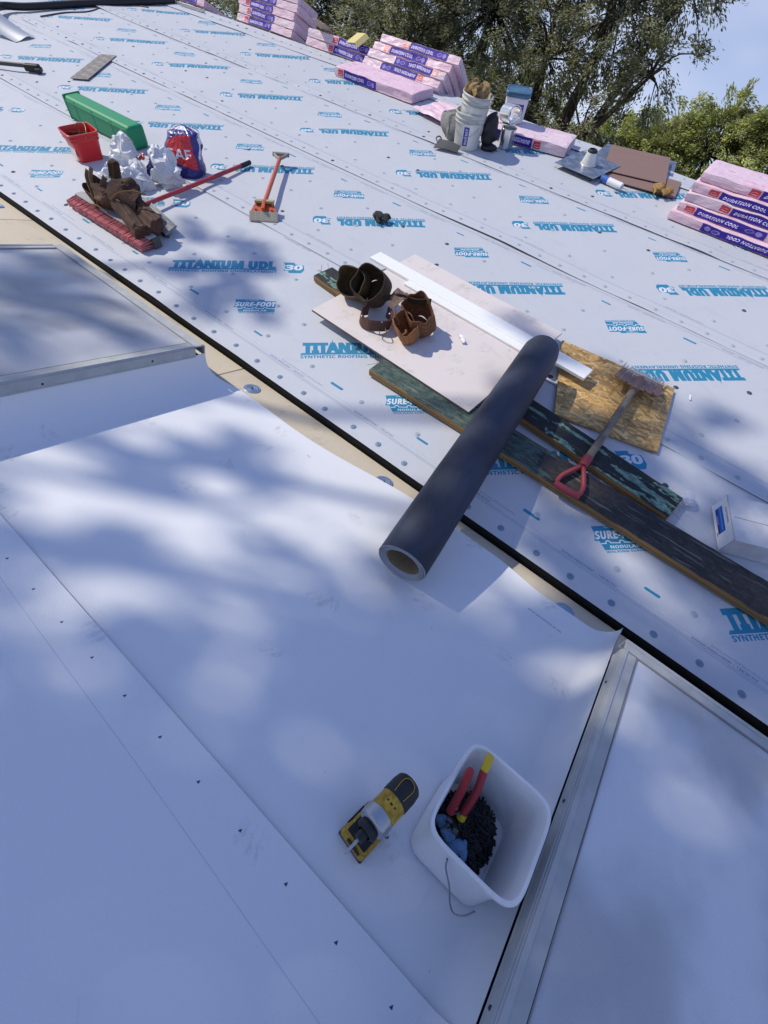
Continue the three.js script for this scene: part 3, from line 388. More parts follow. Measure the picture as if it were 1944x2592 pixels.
// cordless impact driver, standing on its battery
{
  const o = onFlat(thing('impact_driver', 'yellow and black cordless impact driver standing on its battery', 'power tool'), 0.064, -0.322, 0.0105, -9 * D); o.scale.set(0.95, 0.92, 0.86);
  const yel = M(0.60, 0.36, 0.015, 0.5, { map: rep(blotch, 4) }), blk = M(0.012, 0.012, 0.014, 0.55), steel = M(0.42, 0.43, 0.46, 0.35, { metalness: 0.85 });
  const bat = part(o, 'battery', [rbox(0.070, 0.034, 0.096, 0.008, 0, 0.0175, 0.0), rbox(0.062, 0.018, 0.088, 0.006, 0, 0.040, -0.002)], yel);
  part(bat, 'battery_sole', rbox(0.072, 0.010, 0.098, 0.004, 0, 0.0055, 0), blk); part(bat, 'battery_panel', [rbox(0.052, 0.004, 0.040, 0.0015, 0, 0.0505, 0.022), rbox(0.004, 0.018, 0.05, 0.001, -0.0345, 0.024, 0.0), rbox(0.036, 0.014, 0.003, 0.001, 0.004, 0.030, 0.0475)], blk); part(bat, 'release_button', rbox(0.018, 0.004, 0.012, 0.002, -0.012, 0.0515, 0.002), yel);
  part(o, 'handle', [xf(slabAll((u, v) => { const a = u * 6.2832, y = mix(0.045, 0.150, v), w = mix(0.021, 0.018, v), d = 0.026 + 0.006 * Math.sin(v * 3); return [w * Math.cos(a), y, d * Math.sin(a) - 0.018 + 0.008 * v]; }, 24, 10, 0.002))], blk); part(o, 'trigger', rbox(0.014, 0.032, 0.014, 0.005, 0, 0.128, 0.016), M(0.05, 0.05, 0.055, 0.4));
  const body = part(o, 'motor_housing', [xf(lathe([[0, 0], [0.022, 0], [0.0265, 0.004], [0.0285, 0.02], [0.0285, 0.085], [0.0275, 0.092]], 28), 0, 0.168, -0.083, Math.PI / 2, 0, 0)], yel);
  part(body, 'rear_cover', [xf(lathe([[0.006, -0.002], [0.023, -0.002], [0.0278, 0.004], [0.0298, 0.020], [0.0298, 0.050], [0.0285, 0.053]], 28), 0, 0.168, -0.084, Math.PI / 2, 0, 0)], blk); part(body, 'trim_line', tube([[-0.012, 0.1955, -0.036], [-0.013, 0.1950, -0.070], [-0.007, 0.1973, -0.077], [0.007, 0.1973, -0.077], [0.013, 0.1950, -0.070], [0.012, 0.1955, -0.036]], 0.0009, 30, 5), yel);
  part(body, 'marking', [[-0.010, 0], [0.0, 0.001], [0.010, 0]].map(([x, z]) => rbox(0.006, 0.0015, 0.005, 0.0006, x, 0.1958 - Math.abs(x) * 0.20, -0.014 + z, 0, 0, -x * 40)), blk);
  part(o, 'nose_cone', [xf(lathe([[0.0265, 0.0], [0.0300, 0.002], [0.0305, 0.024], [0.0270, 0.030], [0.0185, 0.033], [0.010, 0.034]], 28), 0, 0.168, 0.006, Math.PI / 2)], steel);
  part(o, 'bumper_ring', [xf(lathe([[0.015, 0.038], [0.021, 0.036], [0.0215, 0.046], [0.014, 0.052]], 24), 0, 0.168, 0.004, Math.PI / 2)], blk); part(o, 'chuck', [cyl(0.009, 0.010, 0.020, 16, 0, 0.168, 0.062, Math.PI / 2)], blk); part(o, 'driver_bit', [cyl(0.0032, 0.0032, 0.034, 6, 0, 0.168, 0.085, Math.PI / 2), cyl(0.0018, 0.0032, 0.006, 6, 0, 0.168, 0.104, Math.PI / 2)], steel);
  part(o, 'belt_hook', tube([[0.020, 0.062, -0.02], [0.034, 0.070, -0.01], [0.038, 0.10, 0.0], [0.036, 0.125, 0.006]], 0.002, 16, 6), steel);
}
// ---------- boards, panel and sheet at the lower edge of the pitched roof ----------
const roofMid = (a, b) => [(a[0] + b[0]) / 2, (a[1] + b[1]) / 2];
const rawWood = M(0.42, 0.30, 0.15, 0.85, { map: canvasTex(512, 128, (c, w, h) => { c.fillStyle = 'rgb(235,225,210)'; c.fillRect(0, 0, w, h); const r = rng(71); for (let i = 0; i < 160; i++) { c.strokeStyle = `rgba(${90 + r() * 60},${50 + r() * 50},20,${0.05 + r() * 0.3})`; c.lineWidth = 0.6 + r() * 2; const y = r() * h; c.beginPath(); c.moveTo(0, y); c.bezierCurveTo(w * 0.3, y + (r() - 0.5) * 14, w * 0.6, y + (r() - 0.5) * 14, w, y); c.stroke(); } }) });
function paintTex(seed, base, over, amount, scuff) { // weathered paint: flakes of one colour over another, scratched
  return dataTex(1024, (u, v) => {
    const x = u * 18, y = v * 1.6, n = fbm(x * 0.8, y * 4.2, seed, 6), f = fbm(x * 7, y * 9, seed + 4, 3), a = sstep(-0.015, 0.015, n + 0.25 * f - amount(u, v)), g = 0.82 + 0.34 * f + 0.2 * noise3(x * 26, y * 40, seed), s = sstep(0.25, 0.5, fbm(x * 1.2 + 9, y * 12, seed + 8, 4)) * scuff;
    return [0, 1, 2].map((k) => clamp(mix(mix(base[k], over[k], a) * g, [0.55, 0.55, 0.52][k], s)));
  }, true, 128);
}
function plank(label, a, b, w, th, h, paint) {
  const o = thing('plank', label, 'plank', 'old painted planks on the underlayment'), L = Math.hypot(b[0] - a[0], b[1] - a[1]), [u, v] = roofMid(a, b); onRoof(o, u, v, h, Math.atan2(b[1] - a[1], b[0] - a[0]));
  const body = rbox(L, th - 0.002, w, 0.003, 0, th / 2, 0), p = prep(body), t = p.attributes.uv, q = p.attributes.position, nn = p.attributes.normal; for (let i = 0; i < t.count; i++) t.setXY(i, q.getX(i) / 0.6, (Math.abs(nn.getY(i)) > 0.5 ? q.getZ(i) : q.getY(i)) / 0.15);
  part(o, 'board', p, rawWood);
  const r = rng(L * 1000 | 0), top = surf((x, z) => { const e = Math.min(z, 1 - z), ee = Math.min(x, 1 - x); return [(x - 0.5) * (L - 0.004), th + 0.0008 + 0.0008 * fbm(x * L * 9, z * 3, 2, 3) - 0.0015 * (e < 0.03 ? 1 : 0), (0.5 - z) * (w - 0.004 - 0.004 * noise3(x * L * 30, 1, 1))]; }, 120, 8);
  part(o, 'painted_face', top, paint);
  // splintered ends
  for (const g of Array.from({ length: 7 }, (_, i) => { const s = i % 2 ? 1 : -1; return tube([[s * (L / 2 - 0.02), th * (0.4 + 0.5 * r()), (r() - 0.5) * w * 0.8], [s * (L / 2 + 0.012 + 0.03 * r()), th * (0.6 + 0.9 * r()), (r() - 0.5) * w]], 0.0011, 3, 4); })) part(o, 'splinter', g, rawWood);
  return o;
}
const mint = [0.46, 0.60, 0.54], dkgreen = [0.13, 0.22, 0.20], soot = [0.10, 0.105, 0.115];
plank('long plank nearest the roof edge, green at left and blackened to the right', [-1.055, 0.405], [1.45, 0.400], 0.152, 0.034, 0.011, M(1, 1, 1, 0.75, { map: paintTex(5, [0.31, 0.39, 0.365], [0.21, 0.20, 0.21], (u) => mix(0.55, -0.55, sstep(0.30, 0.40, u)), 0.55) }));
plank('dark plank with peeling mint paint lying under the panel and shovel handle', [-1.775, 0.765], [0.335, 0.562], 0.138, 0.034, 0.011, M(1, 1, 1, 0.75, { map: paintTex(11, [0.13, 0.155, 0.16], mint, (u) => mix(0.30, 0.12, sstep(0.55, 0.95, u)), 0.25) }));
{ // pale panel laid over the planks
  const o = thing('wall_panel', 'large pale panel resting on the planks with a tool belt on it', 'panel'); onRoof(o, -1.035, 0.842, 0.0455, -2.5 * D);
  const t = canvasTex(1024, 840, (c, w, h) => { c.fillStyle = 'rgb(214,205,203)'; c.fillRect(0, 0, w, h); membraneDirt(c, w, h, 77, 800); const r = rng(78); for (let i = 0; i < 40; i++) { c.fillStyle = `rgba(150,135,125,${0.03 + 0.05 * r()})`; c.beginPath(); c.ellipse(r() * w, r() * h, 10 + 60 * r(), 6 + 20 * r(), r() * 3, 0, 7); c.fill(); } });
  part(o, 'board', uvBox(rbox(1.0, 0.011, 0.812, 0.002, 0, 0.0055, 0)), M(1, 1, 1, 0.75, { map: t })); part(o, 'dark_edge', uvBox(rbox(1.0, 0.009, 0.003, 0.001, 0, 0.0055, 0.4072), 2), M(0.16, 0.14, 0.11, 0.9, { map: rep(blotch, 3) }), 'darker raw lower edge');  // strip along the lower edge is darker than the board face
}
{ // white trim boards
  const white = M(0.86, 0.86, 0.85, 0.4, { bumpMap: rep(grainBump, 3), bumpScale: 0.0003 });
  const tb = (label, a, b, w, th, h) => { const L = Math.hypot(b[0] - a[0], b[1] - a[1]), [u, v] = roofMid(a, b), m = single('trim_board', label, 'trim board', uvBox(rbox(L, th, w, 0.0025, 0, th / 2, 0)), white, 'white trim boards'); onRoof(m, u, v, h, Math.atan2(b[1] - a[1], b[0] - a[0])); return m; };
  tb('long bright white trim board lying across the pale panel', [-1.655, 1.070], [-0.268, 1.004], 0.088, 0.016, 0.0575);
  tb('shorter white trim board tucked along the lower side of the long one', [-1.36, 0.992], [-0.44, 0.944], 0.050, 0.012, 0.0575);
}
{ // strand board offcut
  const osb = canvasTex(1024, 1024, (c, w, h) => { c.fillStyle = 'rgb(208,170,112)'; c.fillRect(0, 0, w, h); const r = rng(91); for (let i = 0; i < 1500; i++) { c.save(); c.translate(r() * w, r() * h); c.rotate((r() - 0.5) * 1.3 + (r() < 0.25 ? 1.2 : 0)); const l = 30 + r() * 150, q = 6 + r() * 26, k = r(), g = 0.65 + 0.5 * r(); c.fillStyle = `rgba(${(k < 0.5 ? 226 : 190) * g},${(k < 0.5 ? 188 : 150) * g},${(k < 0.5 ? 126 : 90) * g},0.75)`; c.fillRect(-l / 2, -q / 2, l, q); c.strokeStyle = `rgba(90,60,25,${0.1 + r() * 0.25})`; c.lineWidth = 1; c.strokeRect(-l / 2, -q / 2, l, q); for (let j = 0; j < 3; j++) { c.strokeStyle = 'rgba(120,85,40,0.18)'; c.beginPath(); const y = (r() - 0.5) * q; c.moveTo(-l / 2, y); c.lineTo(l / 2, y); c.stroke(); } c.restore(); } c.strokeStyle = 'rgba(90,60,30,0.45)'; c.lineWidth = 3; c.strokeRect(w * 0.12, h * 0.16, w * 0.2, h * 0.14); });
  const pts = [[0.172, 0.824], [0.08, 1.285], [-0.50, 1.225], [-0.275, 0.715]], c0 = [-0.13, 1.0], sh = new THREE.Shape(pts.map(([u, v]) => new THREE.Vector2(u - c0[0], v - c0[1])));
  const g = uvBox(xf(new THREE.ExtrudeGeometry(sh, { depth: 0.0095, bevelEnabled: true, bevelSize: 0.001, bevelThickness: 0.001, bevelSegments: 1 }), 0, 0, 0, -Math.PI / 2), 1.6);
  const m = single('strand_board', 'golden strand board offcut under the toothed shovel', 'board', g, M(1, 1, 1, 0.7, { map: osb })); onRoof(m, c0[0], c0[1], 0.0125, 0);
}
{ // toothed roofing shovel
  const o = thing('roofing_shovel', 'rusty toothed roofing shovel with wooden shaft and red grip', 'shovel'), a = [-0.034, 0.395], b = [-0.068, 1.135], L = Math.hypot(b[0] - a[0], b[1] - a[1]); onRoof(o, a[0], a[1], 0.048, Math.atan2(-(b[0] - a[0]), b[1] - a[1]), -0.012);
  // local: -z runs up the shaft
  const wood = M(0.30, 0.235, 0.18, 0.8, { map: rep(blotch, 3, 1), bumpMap: rep(crinkleTex, 1), bumpScale: 0.002 }), red = M(0.26, 0.035, 0.045, 0.5), rust = M(0.40, 0.235, 0.185, 0.75, { map: rep(blotch, 6), metalness: 0.1 }), worn = M(0.58, 0.56, 0.52, 0.45, { metalness: 0.55, map: rep(blotch, 9) });
  part(o, 'shaft', tube([[0, 0.018, -0.08], [0.002, 0.022, -0.35], [0, 0.024, -L + 0.06], [0, 0.028, -L - 0.01]], 0.0165, 30, 14), wood);
  part(o, 'grip', [tube([[-0.050, 0.014, 0.066], [-0.046, 0.016, 0.020], [-0.026, 0.018, -0.030], [-0.006, 0.018, -0.075]], 0.0095, 20, 10), tube([[0.050, 0.014, 0.066], [0.046, 0.016, 0.020], [0.026, 0.018, -0.030], [0.006, 0.018, -0.075]], 0.0095, 20, 10), tube([[-0.054, 0.014, 0.070], [0, 0.014, 0.074], [0.054, 0.014, 0.070]], 0.0145, 12, 12), cyl(0.019, 0.021, 0.06, 16, 0, 0.018, -0.105, Math.PI / 2)], red);
  const hz = -L - 0.005; // head: fingers toward the shaft, ragged worn teeth at the far end
  const blade = slabAll((u, v) => { const x = (u - 0.5) * 0.205, s = v; return [x, 0.030 - 0.030 * s + 0.016 * Math.pow(Math.abs(u - 0.5) * 2, 2) * (1 - s) + 0.006 * (1 - s), hz + 0.055 - 0.150 * s - 0.0]; }, 24, 14, 0.004);
  part(o, 'blade', blade, worn);
  for (const x of [-0.088, -0.056, -0.024, 0.026, 0.058, 0.088]) { const y = 0.046 + 0.012 * Math.pow(Math.abs(x) / 0.1, 2), fl = 0.075 + 0.05 * ((x * 37) % 1 + 1) % 0.05; part(o, 'finger', rbox(0.026, 0.007, 0.125, 0.003, x * 1.04, y - 0.014, hz + 0.022, -0.20, x * 0.9, 0), rust); }
  const tr = rng(17), teeth = []; for (let k = 0; k < 13; k++) { const x = -0.098 + k * 0.0163, l = 0.022 + 0.016 * tr(); const s = new THREE.Shape([new THREE.Vector2(-0.0075, 0), new THREE.Vector2(0.0075, 0), new THREE.Vector2(0.002, l), new THREE.Vector2(-0.002, l)]); teeth.push(xf(new THREE.ExtrudeGeometry(s, { depth: 0.004, bevelEnabled: false }), x, 0.001 + 0.004 * tr(), hz - 0.088, -Math.PI / 2 + 0.25, 0, (tr() - 0.5) * 0.3)); }
  for (const t of teeth) part(o, 'tooth', t, worn);
  part(o, 'socket', cyl(0.021, 0.026, 0.09, 16, 0, 0.030, hz + 0.045, Math.PI / 2), rust);
}
{ // carton at the right edge
  const o = thing('carton', 'white carton with a blue label at the right edge', 'box'), yaw = 24 * D; onRoof(o, 0.541, 0.517, 0.004, yaw);
  const w = 0.42, d = 0.215, h = 0.092, card = M(0.66, 0.66, 0.70, 0.7, { map: rep(grain, 2) });
  part(o, 'body', uvBox(rbox(w, h, d, 0.003, w / 2, h / 2, -d / 2)), card);
  part(o, 'lid_seam', rbox(w - 0.02, 0.0012, 0.003, 0.0004, w / 2, h + 0.0003, -d / 2), M(0.3, 0.3, 0.33, 0.8));
  const lt = canvasTex(512, 256, (c) => { c.fillStyle = 'rgb(236,236,240)'; c.fillRect(0, 0, 512, 256); c.fillStyle = 'rgb(20,90,190)'; c.fillRect(70, 96, 290, 112); c.fillStyle = 'rgb(50,30,110)'; c.fillRect(70, 180, 290, 30); c.fillStyle = 'rgb(70,160,230)'; c.fillRect(78, 128, 260, 18); c.fillStyle = 'rgb(230,230,240)'; c.font = 'bold 22px sans-serif'; c.fillText('ROOFING', 150, 202); c.fillStyle = 'rgb(40,42,60)'; c.font = 'bold 34px sans-serif'; c.fillText('FASTENERS', 120, 54); c.fillStyle = 'rgba(90,80,110,0.5)'; c.fillRect(330, 218, 40, 20); });
  const lb = new THREE.PlaneGeometry(d - 0.008, h - 0.008); lb.rotateY(-Math.PI / 2); lb.translate(-0.0012, h / 2, -d / 2);
  part(o, 'label', lb, M(1, 1, 1, 0.55, { map: lt }), 'end label with blue block and dark lettering');
}
{ // scraps
  const clear = MP(0.85, 0.87, 0.92, 0.15, { transmission: 0.55, thickness: 0 });
  const w = single('plastic_wad', 'crumpled clear plastic wad beside the mint plank end', 'wrapper', [crumple(xf(new THREE.IcosahedronGeometry(0.028, 4), 0, 0.02, 0, 0, 0, 0, [1.1, 0.7, 1]), 0.022, 55, 3)], clear); onRoof(w, 0.365, 0.655, 0.006);
  const p = single('torn_paper', 'small torn white paper scrap on the pale panel', 'paper', [crumple(new THREE.PlaneGeometry(0.07, 0.025, 12, 6).rotateX(-Math.PI / 2).translate(0, 0.009, 0), 0.02, 40, 9)], M(0.78, 0.75, 0.76, 0.8)); onRoof(p, -0.86, 0.80, 0.058, -0.7);
  const q = single('paper_strip', 'thin white paper strip right of the shovel teeth', 'paper', [rbox(0.008, 0.002, 0.038, 0.0008, 0, 0.003, 0)], M(0.8, 0.8, 0.82, 0.8)); onRoof(q, 0.163, 1.30, 0.006, 0.3);
}
// tool belts of worn leather
const leather = (r, g, b, k = 1) => M(r, g, b, 0.85, { map: rep(blotch, 5 * k), bumpMap: rep(crinkleTex, 3 * k), bumpScale: 0.003 });
function pouch(rx, rz, h, o = {}) { // an open cup of thick leather with an uneven rim, mouth up
  const { bulge = 0.15, wave = 0.012, seed = 1, n = 3, lean = 0 } = o;
  return slabAll((u, v) => { const a = u * 6.2832, sup = Math.pow(Math.pow(Math.abs(Math.cos(a)), n) + Math.pow(Math.abs(Math.sin(a)), n), -1 / n), k = (0.8 + 0.2 * Math.min(1, v * 3) + bulge * Math.sin(v * 2.6)) * (1 + 0.07 * noise3(Math.cos(a) * 2 + seed, Math.sin(a) * 2, v * 2)), y = v * (h + wave * noise3(Math.cos(a) * 1.8, Math.sin(a) * 1.8, seed * 3)); return [rx * Math.cos(a) * sup * k, y, rz * Math.sin(a) * sup * k + lean * v]; }, 40, 12, 0.004);
}
{
  const o = thing('tool_belt', 'brown leather tool belt with open pouches on the pale panel', 'tool belt'); onRoof(o, -1.22, 0.70, 0.0585, -10 * D);
  const dk = leather(0.085, 0.052, 0.026), br = leather(0.28, 0.115, 0.05), tan = leather(0.44, 0.19, 0.07), gr = leather(0.26, 0.17, 0.135);
  const bottom = (rx, rz, y) => xf(new THREE.CircleGeometry(1, 28), 0, y, 0, -Math.PI / 2, 0, 0, [rx, rz, 1]);
  const put = (name, gs, m, x, y, z, rx, ry, rz, label) => { const p = part(o, name, gs, m, label); p.position.set(x, y, z); p.rotation.set(rx, ry, rz, 'YXZ'); return p; };
  put('pouch', [pouch(0.058, 0.052, 0.105, { seed: 2 }), bottom(0.05, 0.045, 0.004)], leather(0.17, 0.115, 0.05), -0.225, 0.030, 0.0, 0.95, 0.35, 0.05, 'olive brown leather pouch on its side');
  put('pouch', [pouch(0.066, 0.060, 0.115, { seed: 4 }), bottom(0.056, 0.05, 0.004)], dk, -0.130, 0.040, -0.02, 0.75, 0.1, -0.1, 'round dark pouch with its mouth open');
  put('pouch', [pouch(0.072, 0.046, 0.115, { seed: 7, wave: 0.03, n: 4 }), bottom(0.06, 0.038, 0.004)], br, 0.125, 0.004, -0.05, 0.30, -0.35, -0.12, 'rust brown open pouch');
  put('pouch', [pouch(0.054, 0.036, 0.085, { seed: 9, wave: 0.03 }), bottom(0.045, 0.03, 0.004)], tan, 0.140, 0.004, 0.035, 0.35, -0.30, -0.2, 'smaller tan pouch in front of the rust brown one');
  put('flap', [slabAll((u, v) => [(u - 0.5) * 0.075 * (1 - 0.45 * v), 0.012 * Math.sin(v * 3) + 0.006 * noise3(u * 4, v * 4, 1), v * 0.085], 14, 14, 0.003)], gr, 0.012, 0.105, -0.045, 0.5, 0.1, 0.0);
  put('belt_loop', strap(Array.from({ length: 15 }, (_, i) => { const a = -2.2 + i / 14 * 5.0; return [0.070 * Math.sin(a), 0.004 * Math.sin(3 * a), 0.062 * Math.cos(a)]; }), [0.12, 1, -0.15], 0.048, 0.004, 50), leather(0.15, 0.07, 0.055), -0.005, 0.028, 0.090, 0.0, 0.4, 0);
  put('belt_strap', strap([[-0.20, 0.03, 0.035], [-0.13, 0.022, 0.062], [-0.07, 0.03, 0.055], [-0.03, 0.07, 0.02], [0.02, 0.09, -0.02], [0.07, 0.085, -0.05], [0.13, 0.10, -0.09]], [0.2, 0.9, 0.3], 0.032, 0.004, 50), dk, 0, 0.006, 0, 0, 0, 0);
  put('buckle', tube([[0, 0, 0], [0.020, 0.010, 0.012], [0.034, 0.004, 0.022], [0.026, -0.010, 0.034], [0.004, -0.014, 0.03], [-0.008, -0.006, 0.01]], 0.0022, 36, 6, true), M(0.10, 0.09, 0.085, 0.4, { metalness: 0.7 }), 0.068, 0.028, 0.105, 0, 0, 0);
  put('lace', [tube([[0, 0, 0], [0.01, 0.03, 0.005], [-0.006, 0.055, 0.012], [-0.02, 0.07, 0.004]], 0.004, 18, 6), tube([[0.015, -0.005, 0.01], [0.05, 0.0, 0.02], [0.06, 0.012, 0.008], [0.05, 0.016, 0.0]], 0.005, 18, 6)], tan, 0.105, 0.035, 0.065, 0, 0, 0);
  for (const [x, y, z] of [[-0.03, 0.045, 0.15], [0.055, 0.05, 0.11], [0.045, 0.062, 0.06]]) put('rivet', new THREE.SphereGeometry(0.0042, 8, 6), M(0.6, 0.6, 0.6, 0.3, { metalness: 0.9 }), x, y, z, 0, 0, 0);
  o.scale.setScalar(1.16);
}
// ---------- shingle bundles along the ridge ----------
const pink = [[0.79, 0.61, 0.70], [0.77, 0.63, 0.70], [0.80, 0.59, 0.69]].map((c) => MP(...c, 0.62, { clearcoat: 0.12, clearcoatRoughness: 0.3, bumpMap: rep(crinkleTex, 3, 2), bumpScale: 0.004, map: canvasTex(512, 256, (x, w, h) => { x.fillStyle = 'rgb(250,246,248)'; x.fillRect(0, 0, w, h); const r = rng(c[0] * 1e4 | 0); for (let i = 0; i < 90; i++) { x.fillStyle = `rgba(${190 + r() * 65},${150 + r() * 70},${175 + r() * 60},${0.10 + r() * 0.18})`; x.fillRect(r() * w, r() * h, 8 + r() * 70, 3 + r() * 18); } for (let i = 0; i < 5; i++) { x.fillStyle = 'rgba(120,110,125,0.28)'; x.fillRect(r() * w, r() * h, 26, 10); } }) }));
const labelTex = canvasTex(1024, 144, (c, w, h) => {
  c.fillStyle = 'rgb(52,30,142)'; c.fillRect(0, 0, w, h); const r = rng(4); for (let i = 0; i < 60; i++) { c.fillStyle = `rgba(${30 + r() * 50},${15 + r() * 30},${120 + r() * 70},0.25)`; c.fillRect(r() * w, r() * h, 30 + r() * 160, 4 + r() * 20); }
  c.fillStyle = 'rgb(232,224,245)'; c.font = 'italic bold 92px sans-serif'; c.save(); c.translate(40, 112); c.scale(0.80, 1.05); c.fillText('DURATION COOL', 0, 0); c.restore();
  c.strokeStyle = 'rgb(205,195,232)'; c.lineWidth = 5; c.beginPath(); c.ellipse(800, 70, 62, 36, -0.2, 0, 7); c.stroke(); c.beginPath(); c.moveTo(748, 92); c.quadraticCurveTo(800, 40, 852, 90); c.stroke(); c.fillStyle = 'rgba(190,180,225,0.8)'; c.beginPath(); c.ellipse(930, 72, 50, 46, 0.2, 0, 7); c.fill(); c.strokeStyle = 'rgb(70,50,150)'; for (let i = 0; i < 4; i++) { c.beginPath(); c.arc(930, 110, 20 + i * 16, Math.PI, 0); c.stroke(); }
});
const labelMat = M(1, 1, 1, 0.75, { map: labelTex }), logoMat = MP(1, 1, 1, 0.45, { map: canvasTex(128, 144, (c, w, h) => { c.fillStyle = 'rgb(198,40,58)'; c.fillRect(0, 0, w, h); c.strokeStyle = 'rgb(240,200,205)'; c.lineWidth = 7; c.beginPath(); c.moveTo(18, 84); c.quadraticCurveTo(60, 20, 108, 58); c.stroke(); c.fillStyle = 'rgb(240,210,214)'; c.fillRect(16, 112, 96, 8); }) });
let nb = 0;
function bundle(label, { len = 0.985, th = 0.070, dep = 0.325, at = 0, flip = false, lab = true, sag = 0, lw = 0.46 } = {}) {
  const o = thing('shingle_bundle', label, 'shingles', 'pink wrapped shingle bundles along the ridge'), sd = 3 + nb * 7.3, rr = 0.012, id = nb++;
  const bend = (g) => { const p = g.attributes.position; for (let i = 0; i < p.count; i++) { const x = p.getX(i), y = p.getY(i), z = p.getZ(i), q = clamp(-z / dep); const ey = y > th / 2 ? -1 : 1; const dx = Math.max(0, Math.abs(x) - (len / 2 - rr)), dz = Math.max(0, Math.abs(z + dep / 2) - (dep / 2 - rr)); p.setXYZ(i, x + 0.007 * fbm(x * 9 + sd, y * 30, z * 9, 3), y + ey * 0.25 * (dx + dz) - sag * q * q + 0.009 * fbm(x * 8, z * 9, sd, 3) * (y > 0.01 ? 1 : 0.2), z + 0.010 * fbm(x * 10, y * 26 + sd, 4, 3)); } g.computeVertexNormals(); return g; };
  part(o, 'wrapper', bend(new THREE.BoxGeometry(len, th, dep, 44, 6, 16).translate(0, th / 2, -dep / 2)), pink[id % 3]);
  // wrapper flap folded on each end
  part(o, 'end_fold', bend(new THREE.BoxGeometry(0.004, th * 0.62, dep * 0.7, 1, 4, 8).translate(len / 2 + 0.003, th * 0.5, -dep / 2)), pink[(id + 1) % 3]);
  if (lab) {
    const g = bend(new THREE.PlaneGeometry(lw * 1.06, th * 0.95, 24, 5).translate(at, th / 2, 0.0022)), m = part(o, 'label', g, labelMat); if (flip) { const t = g.attributes.uv; for (let i = 0; i < t.count; i++) t.setXY(i, 1 - t.getX(i), 1 - t.getY(i)); }
    const s = flip ? 1 : -1; part(o, 'logo_patch', bend(new THREE.PlaneGeometry(0.062, th * 0.72, 4, 3).translate(at + s * (lw / 2 + 0.055), th / 2, 0.0022)), logoMat);
  }
  return o;
}
const put = (o, u, v, h, tilt = 0, yaw = 0, roll = 0) => { o.position.copy(roofPt(u, v, h)); o.rotation.set(tilt, yaw, roll, 'YXZ'); return o; };
const RT = Math.atan(PITCH);
// stack at upper left
['lowest bundle of the tall stack at upper left', 'second bundle up in the tall stack at upper left', 'third bundle up in the tall stack at upper left', 'fourth bundle up in the tall stack at upper left', 'fifth bundle up in the tall stack at upper left'].forEach((n, k) => { const t = -11 * D; const o = bundle(n, { at: -0.06 + 0.012 * Math.sin(k * 2), lw: 0.36, len: 0.93 }); put(o, -5.875 + 0.018 * Math.sin(k * 2.4), 3.965, 0.0, t); o.position.y += 0.012 + k * 0.0715 * Math.cos(t); o.position.z += k * 0.0715 * Math.sin(t) + 0.012 * Math.sin(k * 3.1); });
{ const o = bundle('lone bundle on the ridge at the top edge, left of the tall stack', { at: 0.0, len: 0.6, lw: 0.3 }); put(o, -7.30, 4.0, 0.012, -11 * D); }
// low pair
['lower bundle of the low pair beside the yellow card', 'upper bundle of the low pair beside the yellow card'].forEach((n, k) => { const t = -12 * D, o = bundle(n, { at: 0.16 + 0.03 * k, lw: 0.42, len: 0.97 }); put(o, -4.665 + 0.01 * k, 3.94, 0, t); o.position.y += 0.012 + k * 0.0715 * Math.cos(t); o.position.z += k * 0.0715 * Math.sin(t) + 0.01 * k; });
{ const m = single('paper_wrap', 'crumpled brown paper on the left end of the low bundle pair', 'paper', [crumple(new THREE.BoxGeometry(0.17, 0.006, 0.2, 14, 1, 14).translate(0, 0.01, 0), 0.02, 16, 4)], M(0.38, 0.31, 0.26, 0.85)); put(m, -4.92, 3.99, 0.172, -12 * D, 0.2); }
{ const m = single('yellow_card', 'folded yellow card standing between two bundle stacks', 'card', [rbox(0.11, 0.004, 0.2, 0.001, 0, 0, 0), rbox(0.05, 0.004, 0.2, 0.001, 0.075, -0.016, 0, 0, 0, -0.7)], M(0.68, 0.58, 0.24, 0.75)); put(m, -4.40, 3.95, 0.185, 0.55, 0.1, 0.15); }
// cascading stack
{ const o = bundle('flat foremost bundle of the cascading stack, its label facing the camera', { at: -0.16, lw: 0.40, th: 0.072 }); onRoof(o, -3.712, 3.42, 0.007, -1 * D); }
['bright second bundle of the cascading stack, tipped over the ridge', 'third bundle of the cascading stack, its label upside down', 'fourth bundle of the cascading stack, label reading forward', 'topmost bundle of the cascading stack'].forEach((n, k) => {
  const t = -24 * D, o = bundle(n, { at: [-0.02, 0.10, -0.04, 0.12][k], flip: k < 2, lw: 0.44, sag: 0.03, lab: true }); put(o, -3.73 + [0, 0.03, 0.05, 0.11][k], 3.80, 0, t, -1.5 * D); const d = 0.062 + k * 0.0725; o.position.y += d * Math.cos(t); o.position.z += d * Math.sin(t) + [0, 0.01, 0.0, 0.012][k];
});
// flattened wrapper
{ const g = slabAll((u, v) => { const x = (u - 0.5) * 0.52, z = (v - 0.5) * 0.40; return [x + 0.02 * fbm(x * 6, z * 9, 1, 3), 0.012 + 0.05 * Math.pow(Math.abs(fbm(x * 3 + 2, z * 11, 6, 3)), 0.8) + 0.016 * Math.abs(noise3(x * 5, z * 30, 3)), z]; }, 40, 40, 0.002), m = single('empty_wrapper', 'flattened crumpled pink wrapper left of the stacked white buckets', 'wrapper', [g], pink[2]); onRoof(m, -2.80, 3.40, 0.007, -12 * D); }
